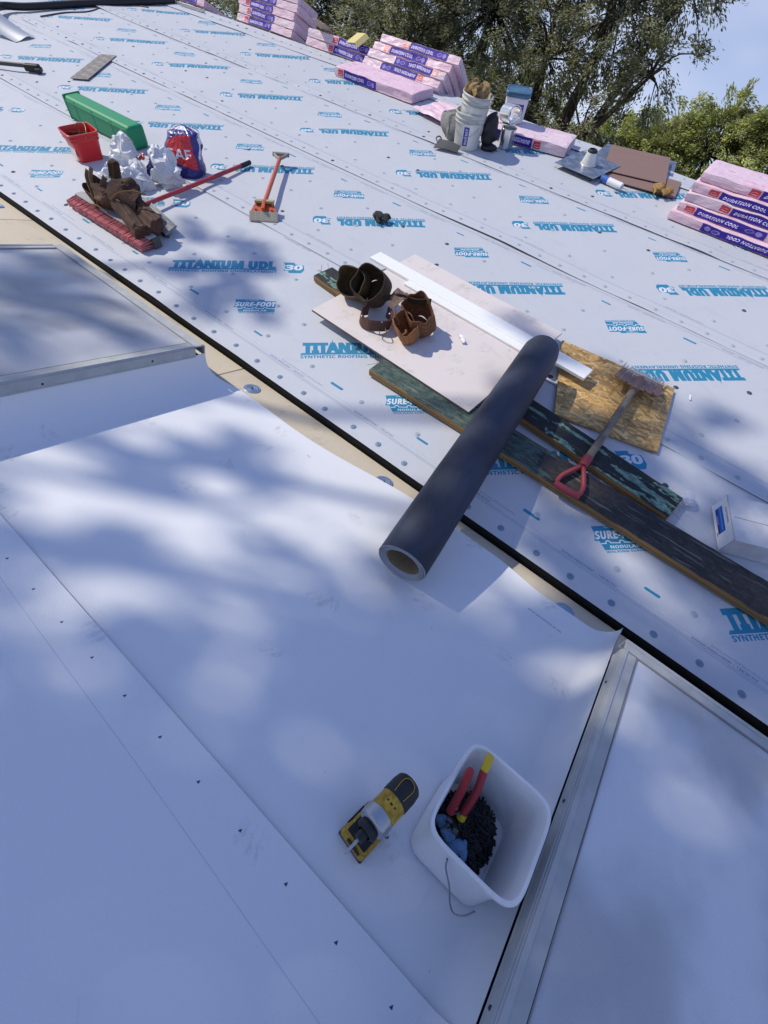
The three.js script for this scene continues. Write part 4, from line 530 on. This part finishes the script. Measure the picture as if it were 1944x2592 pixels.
// bundle under the lidded pail
{ const o = bundle('single bundle under the blue lidded pail', { at: -0.08, len: 0.84, lw: 0.40, flip: true, th: 0.074 }); onRoof(o, -2.055, 3.365, 0.007, 12 * D); }
// stack at the right edge
['lowest bundle of the stack at the right edge, label upside down', 'second bundle up in the stack at the right edge', 'third bundle up in the stack at the right edge', 'fourth bundle up in the stack at the right edge', 'topmost bundle of the stack at the right edge'].forEach((n, k) => { const o = bundle(n, { th: 0.054, at: [-0.02, -0.13, 0.06, -0.06, 0.14][k], flip: k === 0, lw: 0.45, sag: 0.006 }); onRoof(o, -0.125 + [0, 0.02, 0.03, 0.035, 0.05][k], 3.065 + [0, 0.045, 0.075, 0.10, 0.14][k], 0.007 + k * 0.0545, 1.5 * D * (k - 2) * 0.5); });

// ---------- ridge clutter by the buckets ----------
function bucket(o, r0, r1, h, mat, { open = true } = {}) { const w = 0.003; part(o, 'body', lathe([[0, 0], [r0 - 0.004, 0], [r0, 0.005], [mix(r0, r1, 0.72), h * 0.72], [r1 * 0.985 + 0.006, h * 0.73], [r1 * 0.985 + 0.006, h * 0.755], [r1 * 0.985, h * 0.76], [r1 * 0.99, h * 0.83], [r1 + 0.006, h * 0.84], [r1 + 0.006, h * 0.865], [r1, h * 0.87], [r1, h * 0.95], [r1 + 0.007, h * 0.955], [r1 + 0.007, h], [r1 - w, h], [r0 - w, 0.008], [0, 0.006]], 40), mat); }
{
  const white = MP(0.74, 0.74, 0.70, 0.45, { clearcoat: 0.1, map: rep(blotch, 1) });
  const a = thing('bucket', 'lower white round bucket with a blue printed label', 'bucket', 'stacked white buckets'); onRoof(a, -2.315, 2.985, 0.007, 0.45); bucket(a, 0.098, 0.113, 0.232, white);
  const lt = canvasTex(128, 256, (c) => { c.fillStyle = 'rgb(222,222,215)'; c.fillRect(0, 0, 128, 256); c.fillStyle = 'rgb(60,66,150)'; c.fillRect(18, 10, 90, 236); c.fillStyle = 'rgb(215,215,225)'; c.save(); c.translate(88, 230); c.rotate(-Math.PI / 2); c.font = 'bold 54px sans-serif'; c.fillText('BUCKET', 0, 0); c.restore(); });
  part(a, 'label', xf(new THREE.CylinderGeometry(0.1085, 0.1045, 0.13, 14, 1, true, -0.30, 0.56), 0, 0.095, 0), M(1, 1, 1, 0.5, { map: lt }));
  part(a, 'bail_handle', tube([[-0.112, 0.19, 0.02], [-0.09, 0.12, 0.075], [-0.02, 0.09, 0.112], [0.06, 0.12, 0.10], [0.112, 0.19, 0.02]], 0.0018, 36, 5), M(0.4, 0.4, 0.4, 0.4, { metalness: 0.7 }));
  const b = thing('bucket', 'upper white bucket set askew in the lower one, stuffed with tan leather', 'bucket', 'stacked white buckets'); onRoof(b, -2.310, 2.99, 0.112, 0, -0.04, -0.09); bucket(b, 0.098, 0.113, 0.232, white);
  const lg = single('leather_gear', 'tan leather gear heaped in the upper white bucket', 'tool bag', [0, 1, 2, 3, 4].map((i) => crumple(xf(new THREE.SphereGeometry(1, 18, 12), 0.045 * Math.cos(i * 1.3), 0.012 * (i % 3), 0.045 * Math.sin(i * 1.3), i, i * 2, 0, [0.055, 0.032, 0.048]), 0.05, 22, i)), leather(0.42, 0.27, 0.12)); onRoof(lg, -2.288, 2.985, 0.345);
  // pail with the blue lid
  const p = thing('lidded_pail', 'square white pail with a blue lid on a shingle bundle', 'pail'); onRoof(p, -2.255, 3.60, 0.085, 24 * D); const sq = (hw, t, n = 6) => { const c = Math.cos(t * 6.2832), s = Math.sin(t * 6.2832), q = Math.pow(Math.pow(Math.abs(c), n) + Math.pow(Math.abs(s), n), -1 / n); return [hw * c * q, hw * s * q]; };
  const loft = (prof) => surf((u, v) => { const t = v * (prof.length - 1), i = Math.min(prof.length - 2, Math.floor(t)), f = t - i, [x, z] = sq(mix(prof[i][0], prof[i + 1][0], f), u); return [x, mix(prof[i][1], prof[i + 1][1], f), z]; }, 64, (prof.length - 1) * 3);
  part(p, 'body', loft([[0.002, 0], [0.082, 0], [0.086, 0.006], [0.096, 0.17], [0.096, 0.178]]), MP(0.70, 0.68, 0.76, 0.4, { clearcoat: 0.1 })); part(p, 'lid', loft([[0.101, 0.164], [0.104, 0.168], [0.104, 0.192], [0.100, 0.199], [0.094, 0.199], [0.090, 0.194], [0.002, 0.195]]), M(0.075, 0.20, 0.34, 0.45, { map: rep(blotch, 2) }));
  part(p, 'label', rbox(0.10, 0.085, 0.002, 0.0008, 0.02, 0.085, 0.0955, -0.06), M(1, 1, 1, 0.5, { map: canvasTex(128, 128, (c) => { c.fillStyle = 'rgb(62,70,140)'; c.fillRect(0, 0, 128, 128); c.fillStyle = 'rgb(190,195,220)'; for (let i = 0; i < 5; i++) c.fillRect(14, 22 + i * 20, 100 - i * 12, 7); }) }));
  // flashing coils
  const foil = M(0.80, 0.81, 0.80, 0.28, { metalness: 0.9, roughnessMap: rep(grain, 3) });
  const coil = (label) => { const o = thing('flashing_coil', label, 'metal coil', 'bright aluminium flashing coils'); part(o, 'coil', [lathe([[0.05, 0], [0.062, 0], [0.0625, 0.003], [0.0625, 0.125], [0.062, 0.128], [0.05, 0.128], [0.05, 0]], 36)], foil); part(o, 'loose_end', strap([[0.0625, 0.064, 0.0], [0.066, 0.064, 0.03], [0.074, 0.064, 0.055]], [0, 1, 0], 0.122, 0.001, 10), foil); return o; };
  onRoof(coil('upright bright metal coil between the white buckets and the bundle'), -2.095, 3.255, 0.007); const c2 = coil('metal coil lying on its side on top of the upright coil'); put(c2, -2.19, 3.32, 0.195, 0, -0.5, -Math.PI / 2); 
  // dark bag, grey cloth, tool
  const bag = single('black_bag', 'slumped black bag right of the stacked white buckets', 'bag', [crumple(new THREE.SphereGeometry(1, 36, 24).scale(0.055, 0.12, 0.075).translate(0, 0.10, 0), 0.05, 12, 3), crumple(new THREE.SphereGeometry(1, 24, 16).scale(0.07, 0.025, 0.04).translate(0.03, 0.02, 0.05), 0.02, 16, 5)], M(0.012, 0.012, 0.016, 0.5)); onRoof(bag, -2.195, 3.13, 0.004, 0.2);
  const cl = single('grey_cloth', 'heap of grey cloth left of the stacked white buckets', 'cloth', [crumple(new THREE.SphereGeometry(1, 44, 28).scale(0.13, 0.10, 0.12).translate(0, 0.06, 0), 0.07, 11, 8)], M(0.20, 0.20, 0.20, 0.9, { bumpMap: rep(crinkleTex, 3), bumpScale: 0.006 })); onRoof(cl, -2.49, 3.09, 0.004, 0.3);
  const hk = thing('pry_hook', 'dark hooked hand tool lying in front of the white buckets', 'hand tool'); onRoof(hk, -2.37, 2.80, 0.007, 0.2); const dm = M(0.10, 0.095, 0.10, 0.5, { metalness: 0.5 }); part(hk, 'plate', [slabAll((u, v) => [(u - 0.5) * 0.20, 0.012 + 0.03 * v + 0.01 * Math.sin(u * 3), (v - 0.5) * -0.10 * (1 - 0.4 * u)], 12, 8, 0.004)], dm); part(hk, 'hook', tube([[-0.06, 0.03, -0.04], [-0.10, 0.06, -0.05], [-0.12, 0.05, -0.03], [-0.10, 0.04, -0.01]], 0.005, 20, 6), dm);
}
// ---------- sheets, flashing and scraps at the ridge right of centre ----------
{
  const brown = canvasTex(512, 512, (c, w, h) => { c.fillStyle = 'rgb(132,106,100)'; c.fillRect(0, 0, w, h); const r = rng(33); for (let i = 0; i < 22000; i++) { const k = 70 + r() * 110; c.fillStyle = `rgba(${k},${k * 0.82},${k * 0.76},0.4)`; c.fillRect(r() * w, r() * h, 1 + r() * 2, 1 + r() * 2); } c.fillStyle = 'rgba(80,60,56,0.5)'; c.fillRect(0, h * 0.8, w, 3); });
  const bm = M(1, 1, 1, 0.9, { map: brown }), blue = M(0.24, 0.29, 0.40, 0.4, { metalness: 0.35, map: rep(blotch, 2) });
  const sh = (name, label, cat, w, d, th, m, u, v, h, yaw, tilt = 0, roll = 0, grp) => { const o = single(name, label, cat, [uvBox(rbox(w, th, d, 0.001, 0, th / 2, -d / 2), 1.8)], m, grp); return onRoof(o, u, v, h, yaw, tilt, roll); };
  sh('metal_sheet', 'blue grey metal sheet poking out right of the brown shingles', 'metal sheet', 0.34, 0.72, 0.003, blue, -0.93, 3.46, 0.006, 14 * D, -0.01, 0, 'blue grey metal sheets');
  sh('metal_sheet', 'blue grey metal sheet corner behind the vent flashing', 'metal sheet', 0.30, 0.46, 0.003, blue, -1.33, 3.62, 0.02, 6 * D, -0.03, 0, 'blue grey metal sheets');
  sh('shingle_sheet', 'brown granular shingle sheet lying lower, above the glove', 'shingle sheet', 0.61, 0.34, 0.006, bm, -0.99, 3.365, 0.014, 11 * D, 0.0, 0, 'brown shingle sheets');
  sh('shingle_sheet', 'brown granular shingle sheet on top, tilted over the ridge', 'shingle sheet', 0.49, 0.55, 0.006, bm, -1.06, 3.50, 0.026, 17 * D, 0.02, 0, 'brown shingle sheets');
  const vf = thing('vent_flashing', 'square blue grey roof flashing with a white pipe cone', 'flashing'); onRoof(vf, -1.415, 3.405, 0.036, -6 * D, 0.0, 0.0); part(vf, 'base_plate', [rbox(0.36, 0.003, 0.42, 0.001, 0, 0.0015, 0)], blue);
  const wm = M(0.72, 0.72, 0.70, 0.3, { metalness: 0.25 }); part(vf, 'cone', [lathe([[0.062, 0.003], [0.056, 0.010], [0.040, 0.070], [0.036, 0.085], [0.034, 0.085], [0.038, 0.068], [0.052, 0.010]], 32)], wm); part(vf, 'collar', [lathe([[0.037, 0.080], [0.038, 0.090], [0.030, 0.100], [0.022, 0.100], [0.024, 0.088]], 28)], M(0.02, 0.02, 0.025, 0.7));
  const tb = thing('caulk_tube', 'white and blue caulk tube lying below the flashing', 'tube'); onRoof(tb, -1.145, 3.262, 0.030, -0.16); part(tb, 'barrel', [cyl(0.024, 0.024, 0.15, 20, 0.02, 0, 0, 0, 0, Math.PI / 2)], M(0.78, 0.78, 0.78, 0.3)); part(tb, 'band', [cyl(0.0245, 0.0245, 0.06, 20, -0.055, 0, 0, 0, 0, Math.PI / 2)], M(0.04, 0.12, 0.42, 0.35)); part(tb, 'nozzle', [cyl(0.004, 0.009, 0.06, 10, 0.125, 0, 0, 0, 0, -Math.PI / 2)], M(0.6, 0.6, 0.58, 0.4));
  const glove = (label, cat, m, s, seed) => { const gs = [crumple(new THREE.SphereGeometry(1, 20, 14).scale(0.05, 0.026, 0.038), 0.018, 30, seed)]; for (let i = 0; i < 5; i++) gs.push(crumple(tube([[0.03 - 0.01 * (i === 4 ? 3 : 0), 0.002, -0.028 + 0.014 * i], [0.07 - 0.02 * (i === 4 ? 2 : 0), 0.012 - 0.004 * i % 3, -0.034 + 0.018 * i + (i === 4 ? 0.02 : 0)], [0.085 - 0.015 * (i === 4 ? 2 : 0), -0.008, -0.036 + 0.019 * i + (i === 4 ? 0.03 : 0)]], 0.0095, 10, 8), 0.008, 40, seed + i)); const o = single('work_glove', label, cat, gs, m); o.scale.setScalar(s); return o; };
  onRoof(glove('tan work glove lying below the brown shingles', 'glove', leather(0.44, 0.27, 0.09), 1.15, 3), -0.83, 3.43, 0.042, -0.5);
  onRoof(glove('crumpled black work glove on the printed underlayment', 'glove', M(0.035, 0.036, 0.034, 0.85, { bumpMap: rep(crinkleTex, 2), bumpScale: 0.004 }), 0.86, 12), -2.0, 1.505, 0.030, 0.2);
}
// ---------- the cluster at left ----------
{ // red pail
  const o = thing('red_pail', 'square red plastic pail with a white label, leather gear inside', 'pail'); onRoof(o, -3.945, 0.655, 0.003, -8 * D);
  const sq = (hw, t, n = 7) => { const c = Math.cos(t * 6.2832), s = Math.sin(t * 6.2832), q = Math.pow(Math.pow(Math.abs(c), n) + Math.pow(Math.abs(s), n), -1 / n); return [hw * c * q, hw * s * q]; };
  const loft = (prof, n = 64) => surf((u, v) => { const t = v * (prof.length - 1), i = Math.min(prof.length - 2, Math.floor(t)), f = t - i, [x, z] = sq(mix(prof[i][0], prof[i + 1][0], f), u); return [x, mix(prof[i][1], prof[i + 1][1], f), z]; }, n, (prof.length - 1) * 2);
  part(o, 'body', loft([[0.002, 0.001], [0.070, 0.001], [0.074, 0.006], [0.090, 0.122], [0.096, 0.123], [0.096, 0.130], [0.092, 0.131], [0.093, 0.140], [0.099, 0.141], [0.099, 0.148], [0.094, 0.149], [0.095, 0.158], [0.102, 0.159], [0.102, 0.167], [0.092, 0.167], [0.072, 0.012], [0.002, 0.010]]), MP(0.58, 0.018, 0.02, 0.35, { clearcoat: 0.2 }));
  part(o, 'label', rbox(0.095, 0.082, 0.0015, 0.0006, 0.016, 0.070, 0.0866, -0.135), M(1, 1, 1, 0.6, { map: canvasTex(256, 220, (c) => { c.fillStyle = 'rgb(222,214,216)'; c.fillRect(0, 0, 256, 220); const r = rng(6); c.fillStyle = 'rgba(120,90,100,0.6)'; for (let i = 0; i < 11; i++) c.fillRect(16, 18 + i * 18, 120 + r() * 100, 5); }) }));
  part(o, 'bail_handle', tube([[-0.100, 0.140, 0.0], [-0.075, 0.176, -0.03], [0.0, 0.19, -0.05], [0.075, 0.176, -0.03], [0.100, 0.140, 0.0]], 0.0022, 30, 6), M(0.4, 0.3, 0.12, 0.4, { metalness: 0.5 }));
  const st = thing('leather_straps', 'tangle of brown leather straps inside the red pail', 'straps'); onRoof(st, -3.945, 0.655, 0.105, -8 * D); const lm = leather(0.20, 0.09, 0.03); for (let i = 0; i < 6; i++) part(st, 'strap', strap([[-0.075, 0.02 * (i % 2), -0.06 + i * 0.022], [-0.02, 0.045 - 0.01 * (i % 3), 0.05 - i * 0.02], [0.03, 0.035, -0.05 + i * 0.018], [0.072, 0.015, 0.05 - i * 0.018]], [0, 1, 0.3], 0.018, 0.003, 24), lm);
}
{ // green tub on its side
  const o = thing('green_tub', 'long green plastic tub lying on its side behind the red pail', 'tub'); onRoof(o, -4.255, 0.985, 0.006, 0.5 * D, 0.0);
  const gm = M(0.006, 0.25, 0.105, 0.55);
  part(o, 'shell', [rbox(0.83, 0.140, 0.13, 0.026, 0, 0.072, -0.02), rbox(0.016, 0.148, 0.138, 0.007, -0.400, 0.075, -0.02)], gm);
  for (const x of [-0.27, -0.04, 0.20]) part(o, 'rib', rbox(0.006, 0.120, 0.003, 0.001, x, 0.072, 0.0455), gm);
  part(o, 'rim', [rbox(0.76, 0.006, 0.006, 0.002, 0.0, 0.118, 0.0455)], gm);
  part(o, 'label', rbox(0.0016, 0.075, 0.075, 0.0006, -0.4085, 0.074, -0.016), M(0.74, 0.80, 0.74, 0.6));
}
{ // printed plastic bag
  const tex = canvasTex(512, 512, (c, w, h) => { c.fillStyle = 'rgb(40,34,120)'; c.fillRect(0, 0, w, h); c.fillStyle = 'rgb(206,30,36)'; c.beginPath(); c.moveTo(120, 150); c.quadraticCurveTo(220, 60, 360, 70); c.lineTo(430, 400); c.quadraticCurveTo(310, 370, 210, 330); c.fill(); c.fillStyle = 'rgb(232,230,238)'; c.save(); c.translate(160, 290); c.rotate(-0.08); c.font = 'bold 128px sans-serif'; c.fillText('GAF', -30, 10); c.restore(); c.fillRect(0, 0, 60, 180); c.fillRect(140, 0, 220, 36); c.fillRect(470, 120, 42, 200); const r = rng(9); for (let i = 0; i < 60; i++) { c.strokeStyle = `rgba(235,235,250,${0.05 + 0.12 * r()})`; c.lineWidth = 1 + r() * 3; c.beginPath(); const x = r() * w, y = r() * h; c.moveTo(x, y); c.lineTo(x + (r() - 0.5) * 120, y + (r() - 0.5) * 120); c.stroke(); } });
  const g = surf((u, v) => { const a = (u - 0.5) * 6.2832, n = 3, c = Math.cos(a), s = Math.sin(a), q = Math.pow(Math.pow(Math.abs(c), n) + Math.pow(Math.abs(s), n), -1 / n), k = (1.12 - 0.42 * v) * Math.min(1, (1.02 - v) * 7) * (0.9 + 0.1 * sstep(0, 0.15, v)); const x = 0.135 * s * q * k, z = 0.08 * c * q * k; const e = 0.020; return [x + e * fbm(x * 14, v * 5, z * 14, 3) + 0.02 * v, 0.25 * v + 0.5 * e * fbm(x * 12 + 9, v * 5, z * 12, 3), z + e * fbm(x * 14 + 3, v * 6 + 7, z * 14, 3) - 0.085 * v * v]; }, 72, 40);
  const o = thing('plastic_sack', 'blue plastic sack with a red panel and white letters, standing crumpled', 'bag'); onRoof(o, -3.335, 1.01, 0.006, 26 * D); const t = g.attributes.uv; for (let i = 0; i < t.count; i++) t.setXY(i, (t.getX(i) - 0.5) * 2.0 + 0.5, t.getY(i));
  part(o, 'sack', g, MP(1, 1, 1, 0.3, { map: tex, clearcoat: 0.4, clearcoatRoughness: 0.2, bumpMap: rep(crinkleTex, 2), bumpScale: 0.006 }));
  // crumpled sheets beside it
  const wm = MP(0.76, 0.77, 0.80, 0.5, { transmission: 0.25, thickness: 0 }), bm = MP(0.035, 0.025, 0.20, 0.3, { clearcoat: 0.3, bumpMap: rep(crinkleTex, 2), bumpScale: 0.01 }), rm = MP(0.55, 0.03, 0.035, 0.35, { clearcoat: 0.2 });
  const lump = (sx, sy, sz, seed) => { const g = prep(crumple(crumple(new THREE.SphereGeometry(1, 44, 30).scale(sx, sy, sz).translate(0, sy * 0.75, 0), 0.11, 8, seed), 0.05, 22, seed + 3)); g.computeVertexNormals(); return g; };
  const ws = (name, label, g, m, u, v, yaw) => onRoof(single(name, label, 'wrapper', [g], m, 'crumpled plastic beside the sack'), u, v, 0.006, yaw);
  ws('crumpled_wrapper', 'rounded white crumpled plastic nearest the red pail', lump(0.085, 0.085, 0.075, 3), wm, -3.60, 0.735, 0); ws('crumpled_wrapper', 'flat white crumpled plastic in front of the blue sack', lump(0.17, 0.05, 0.09, 9), wm, -3.40, 0.63, 0.5); ws('crumpled_wrapper', 'upright white crumpled plastic below the blue sack', lump(0.08, 0.085, 0.07, 14), wm, -3.225, 0.80, 0.2); ws('crumpled_wrapper', 'blue crumpled plastic between white plastic and sack', lump(0.12, 0.06, 0.07, 20), bm, -3.42, 0.86, 0.2);
  const rs = crumple(new THREE.PlaneGeometry(0.16, 0.07, 20, 10).rotateX(-Math.PI / 2 + 0.5).translate(0, 0.07, 0), 0.05, 14, 5); ws('red_wrapper', 'torn red plastic strip among the white plastic', rs, rm, -3.515, 0.80, -0.5);
}
{ // broom with red bristles, lying with bristles toward the camera
  const o = thing('push_broom', 'push broom with red bristles and a long red handle', 'broom'), a = [-3.40, 0.215], b = [-2.63, 0.225], L = 0.76; onRoof(o, (a[0] + b[0]) / 2, 0.235, 0.006, Math.atan2(b[1] - a[1], b[0] - a[0]));
  part(o, 'block', [rbox(L, 0.052, 0.05, 0.008, 0, 0.027, -0.065)], M(0.10, 0.085, 0.08, 0.8)); part(o, 'block_cap', [rbox(L - 0.02, 0.008, 0.05, 0.002, 0, 0.058, -0.05)], M(0.34, 0.34, 0.36, 0.7), 'grey strip along the top of the bristles');
  const r = rng(19), gs = [], tuft = new THREE.CylinderGeometry(0.0035, 0.0085, 0.085, 5); for (let i = 0; i < 56; i++) for (let j = 0; j < 4; j++) gs.push(xf(tuft.clone(), -L / 2 + 0.016 + i * (L - 0.032) / 55 + (r() - 0.5) * 0.006, 0.012 + j * 0.012 + (r() - 0.5) * 0.004, -0.005 + (r() - 0.5) * 0.006, -Math.PI / 2 - 0.15 + j * 0.1 + (r() - 0.5) * 0.12, 0, (r() - 0.5) * 0.22));
  const br = part(o, 'bristles', gs, M(0.66, 0.20, 0.20, 0.9, { map: rep(blotch, 1) })); br.userData.kind = 'stuff';
  const inv = new THREE.Matrix4().compose(o.position, o.quaternion, V3(1, 1, 1)).invert(), pt = (u, v, h) => { const p = roofPt(u, v, h).applyMatrix4(inv); return [p.x, p.y, p.z]; };
  part(o, 'handle', [tube([pt(-3.0, 0.30, 0.06), pt(-3.06, 0.80, 0.047), pt(-3.145, 1.34, 0.026)], 0.0125, 40, 12)], M(0.40, 0.04, 0.05, 0.45)); part(o, 'handle_tip', [tube([pt(-3.143, 1.335, 0.026), pt(-3.158, 1.43, 0.0225)], 0.0145, 8, 12)], M(0.02, 0.02, 0.022, 0.6));
}
{ // dark leather bags on the broom
  const o = thing('leather_tool_bag', 'dark brown leather tool bags piled on the broom head', 'tool bag'); onRoof(o, -3.02, 0.34, 0.062, -4 * D);
  const dk = leather(0.085, 0.040, 0.023), dk2 = leather(0.13, 0.062, 0.036), tn = leather(0.46, 0.27, 0.12);
  const P = (name, gs, m, x, y, z, rx, ry, rz, label) => { const p = part(o, name, gs, m, label); p.position.set(x, y, z); p.rotation.set(rx, ry, rz, 'YXZ'); };
  const lmp = (w, h, d, seed, amp = 0.05, fr = 11) => { const g = uvBox(crumple(crumple(new RoundedBoxGeometry(w, h, d, 8, Math.min(w, h, d) * 0.4), amp, fr, seed), 0.018, 34, seed + 2), 1.2); return g; };
  P('pouch', [lmp(0.20, 0.17, 0.11, 3)], dk, 0.0, 0.07, -0.05, -0.25, 0.25, 0.12, 'tall folded dark leather bag'); P('pouch', [pouch(0.085, 0.05, 0.10, { seed: 24, wave: 0.02 })], dk2, -0.19, -0.01, 0.0, 0.35, 0.1, -0.1, 'open brown pouch with straps across it'); P('pouch', [lmp(0.16, 0.10, 0.10, 8)], dk2, -0.06, 0.045, 0.03, 0.3, 0.2, 0.1, 'creased brown leather pouch'); P('pouch', [lmp(0.34, 0.085, 0.085, 4)], dk, 0.17, 0.025, 0.03, 0.1, -0.12, -0.08, 'rolled dark leather bag'); P('pouch', [lmp(0.34, 0.08, 0.08, 7)], dk2, 0.19, 0.035, -0.06, 0.1, -0.12, -0.08, 'rolled dark leather bag'); P('flap', [slabAll((u, v) => [(u - 0.5) * 0.19 + 0.02 * v, 0.02 * Math.sin(u * 3.1) + 0.025 * Math.sin(v * 3) + 0.006 * noise3(u * 5, v * 5, 2), v * 0.13], 18, 14, 0.004)], dk2, 0.05, 0.135, -0.06, 0.75, 0.2, -0.22); P('tail', [lmp(0.06, 0.11, 0.035, 3, 0.03)], dk, -0.11, 0.15, -0.08, 0, 0.3, -0.3);
  for (const [p, w] of [[[[-0.27, 0.10, -0.01], [-0.20, 0.085, 0.035], [-0.13, 0.02, 0.062], [-0.11, -0.03, 0.075]], 0.034], [[[-0.25, 0.115, -0.03], [-0.18, 0.095, 0.02], [-0.10, 0.035, 0.055], [-0.08, -0.01, 0.07]], 0.03], [[[-0.12, 0.105, -0.04], [-0.08, 0.06, 0.03], [-0.09, 0.0, 0.066]], 0.036], [[[0.05, 0.06, 0.03], [0.10, 0.10, 0.0], [0.16, 0.115, -0.06], [0.22, 0.11, -0.10]], 0.016], [[[-0.16, -0.02, 0.078], [-0.06, 0.0, 0.078], [0.02, -0.01, 0.07]], 0.02]]) P('strap', strap(p, [0.3, 0.7, 0.5], w, 0.003, 24), tn, 0, 0.03, 0.02, 0, 0, 0);
  P('ring', [new THREE.TorusGeometry(0.012, 0.0025, 6, 18)], M(0.6, 0.6, 0.6, 0.3, { metalness: 0.9 }), 0.09, 0.09, 0.03, 0.4, 0.3, 0); P('ring', [new THREE.TorusGeometry(0.010, 0.0025, 6, 18)], M(0.6, 0.6, 0.6, 0.3, { metalness: 0.9 }), -0.235, 0.03, 0.07, 0.2, 0.3, 0);
  const gp = thing('grey_board', 'weathered grey board tucked behind the leather bags', 'board'); onRoof(gp, -2.90, 0.485, 0.010, -10 * D, 0.35); part(gp, 'face', rbox(0.42, 0.012, 0.085, 0.002, 0, 0.03, 0), M(0.40, 0.40, 0.41, 0.8, { map: rep(blotch, 3) })); part(gp, 'core', rbox(0.42, 0.040, 0.012, 0.003, 0, 0.008, 0.036), M(0.05, 0.055, 0.055, 0.8));
}
{ // shingle scraper
  const o = thing('shingle_scraper', 'orange headed shingle scraper with toothed blade and D grip', 'scraper'); onRoof(o, -2.478, 0.951, 0.006, 39.5 * D); // local -z runs up the shaft
  const or = M(0.66, 0.10, 0.025, 0.5, { map: rep(blotch, 3) }), sand = M(0.52, 0.46, 0.36, 0.75, { map: rep(blotch, 5) }), olv = M(0.36, 0.31, 0.15, 0.7);
  part(o, 'blade', [rbox(0.176, 0.006, 0.056, 0.002, 0, 0.020, -0.016, 0.75)], sand); for (let i = 0; i < 15; i++) part(o, 'tooth', rbox(0.0062, 0.006, 0.012, 0.001, -0.080 + i * 0.01143, 0.0045, 0.008, 0.75), sand);
  part(o, 'head', [slabAll((u, v) => [(u - 0.5) * mix(0.165, 0.105, v), mix(0.036, 0.066, v), mix(-0.030, -0.115, v)], 6, 6, 0.004), rbox(0.022, 0.030, 0.070, 0.004, 0, 0.058, -0.070, 0.3), rbox(0.012, 0.01, 0.008, 0.002, -0.05, 0.047, -0.045, 0.35), rbox(0.012, 0.01, 0.008, 0.002, 0.05, 0.047, -0.045, 0.35)], or);
  part(o, 'brace', [slabAll((u, v) => [(u - 0.5) * 0.115, 0.078 - 0.010 * v, -0.085 - 0.050 * v], 6, 4, 0.012), rbox(0.006, 0.058, 0.05, 0.002, 0.050, 0.040, -0.105), rbox(0.006, 0.058, 0.05, 0.002, -0.050, 0.040, -0.105)], olv);
  part(o, 'shaft', tube([[0, 0.062, -0.10], [0, 0.060, -0.40], [0, 0.056, -0.80]], 0.0135, 24, 12), M(0.50, 0.11, 0.06, 0.5));
  const gr = M(0.26, 0.25, 0.22, 0.6); part(o, 'grip', [tube([[0, 0.056, -0.785], [-0.022, 0.057, -0.815], [-0.046, 0.058, -0.855]], 0.010, 12, 8), tube([[0, 0.056, -0.785], [0.022, 0.057, -0.815], [0.046, 0.058, -0.855]], 0.010, 12, 8), tube([[-0.058, 0.058, -0.860], [0, 0.058, -0.862], [0.058, 0.058, -0.860]], 0.0145, 12, 10)], gr);
}
// ---------- top left of the roof ----------
{
  const blk = M(0.012, 0.012, 0.014, 0.55), R = (u, v, h) => { const p = roofPt(u, v, h); return [p.x, p.y, p.z]; };
  single('black_pipe', 'long black pipe bent at the top left corner of the roof', 'pipe', [tube([R(-7.35, 1.70, 0.07), R(-7.66, 1.84, 0.075), R(-7.80, 1.98, 0.06), R(-7.78, 2.2, 0.04), R(-7.68, 2.75, 0.036), R(-7.44, 3.45, 0.036), R(-7.3, 3.86, 0.036)], 0.032, 80, 12)], blk);
  single('thin_cord', 'thin dark cord wandering beside the black pipe', 'cord', [tube([R(-7.50, 2.20, 0.009), R(-7.53, 2.5, 0.009), R(-7.46, 2.72, 0.009), R(-7.58, 3.1, 0.009), R(-7.45, 3.35, 0.009), R(-7.30, 3.42, 0.009)], 0.007, 60, 6)], M(0.08, 0.085, 0.09, 0.7));
  single('metal_offcut', 'bent grey metal offcut at the left edge near the pipe', 'metal sheet', [xf(slabAll((u, v) => [(u - 0.5) * 0.42, 0.008 + 0.11 * Math.pow(1 - u, 1.5) + 0.01 * Math.sin(v * 5), (v - 0.5) * 0.22], 20, 10, 0.003))], M(0.55, 0.56, 0.58, 0.4, { metalness: 0.6 })); onRoof(scene.children[scene.children.length - 1], -6.98, 1.62, 0.006, 0.2);
  const bar = thing('dark_bar', 'dark bar tool reaching in from the left edge', 'hand tool'); onRoof(bar, -5.80, 1.29, 0.0, 39 * D); part(bar, 'shaft', tube([[-0.75, 0.05, 0], [-0.4, 0.048, 0.004], [-0.10, 0.044, 0]], 0.016, 20, 10), M(0.06, 0.06, 0.065, 0.5)); part(bar, 'head', [rbox(0.13, 0.05, 0.055, 0.012, -0.05, 0.034, 0), rbox(0.05, 0.03, 0.075, 0.008, 0.005, 0.024, 0.012, 0, 0.2, 0)], blk);
  const pl = single('shingle_strip', 'narrow taupe shingle strip lying alone at upper left', 'shingle strip', [uvBox(rbox(0.15, 0.005, 0.74, 0.001, 0, 0.0025, 0), 2)], M(0.36, 0.33, 0.31, 0.9, { map: rep(blotch, 4) })); onRoof(pl, -5.665, 1.735, 0.012, 39 * D);
  const st = single('metal_strip', 'pale metal edging strip on the ridge at the top', 'metal strip', [rbox(0.80, 0.012, 0.05, 0.002, 0, 0.006, 0), rbox(0.80, 0.03, 0.003, 0.001, 0, 0.012, 0.024)], M(0.55, 0.55, 0.57, 0.4, { metalness: 0.6 })); onRoof(st, -7.2, 3.83, 0.014, 3 * D);
}
renderer.render(scene, camera);
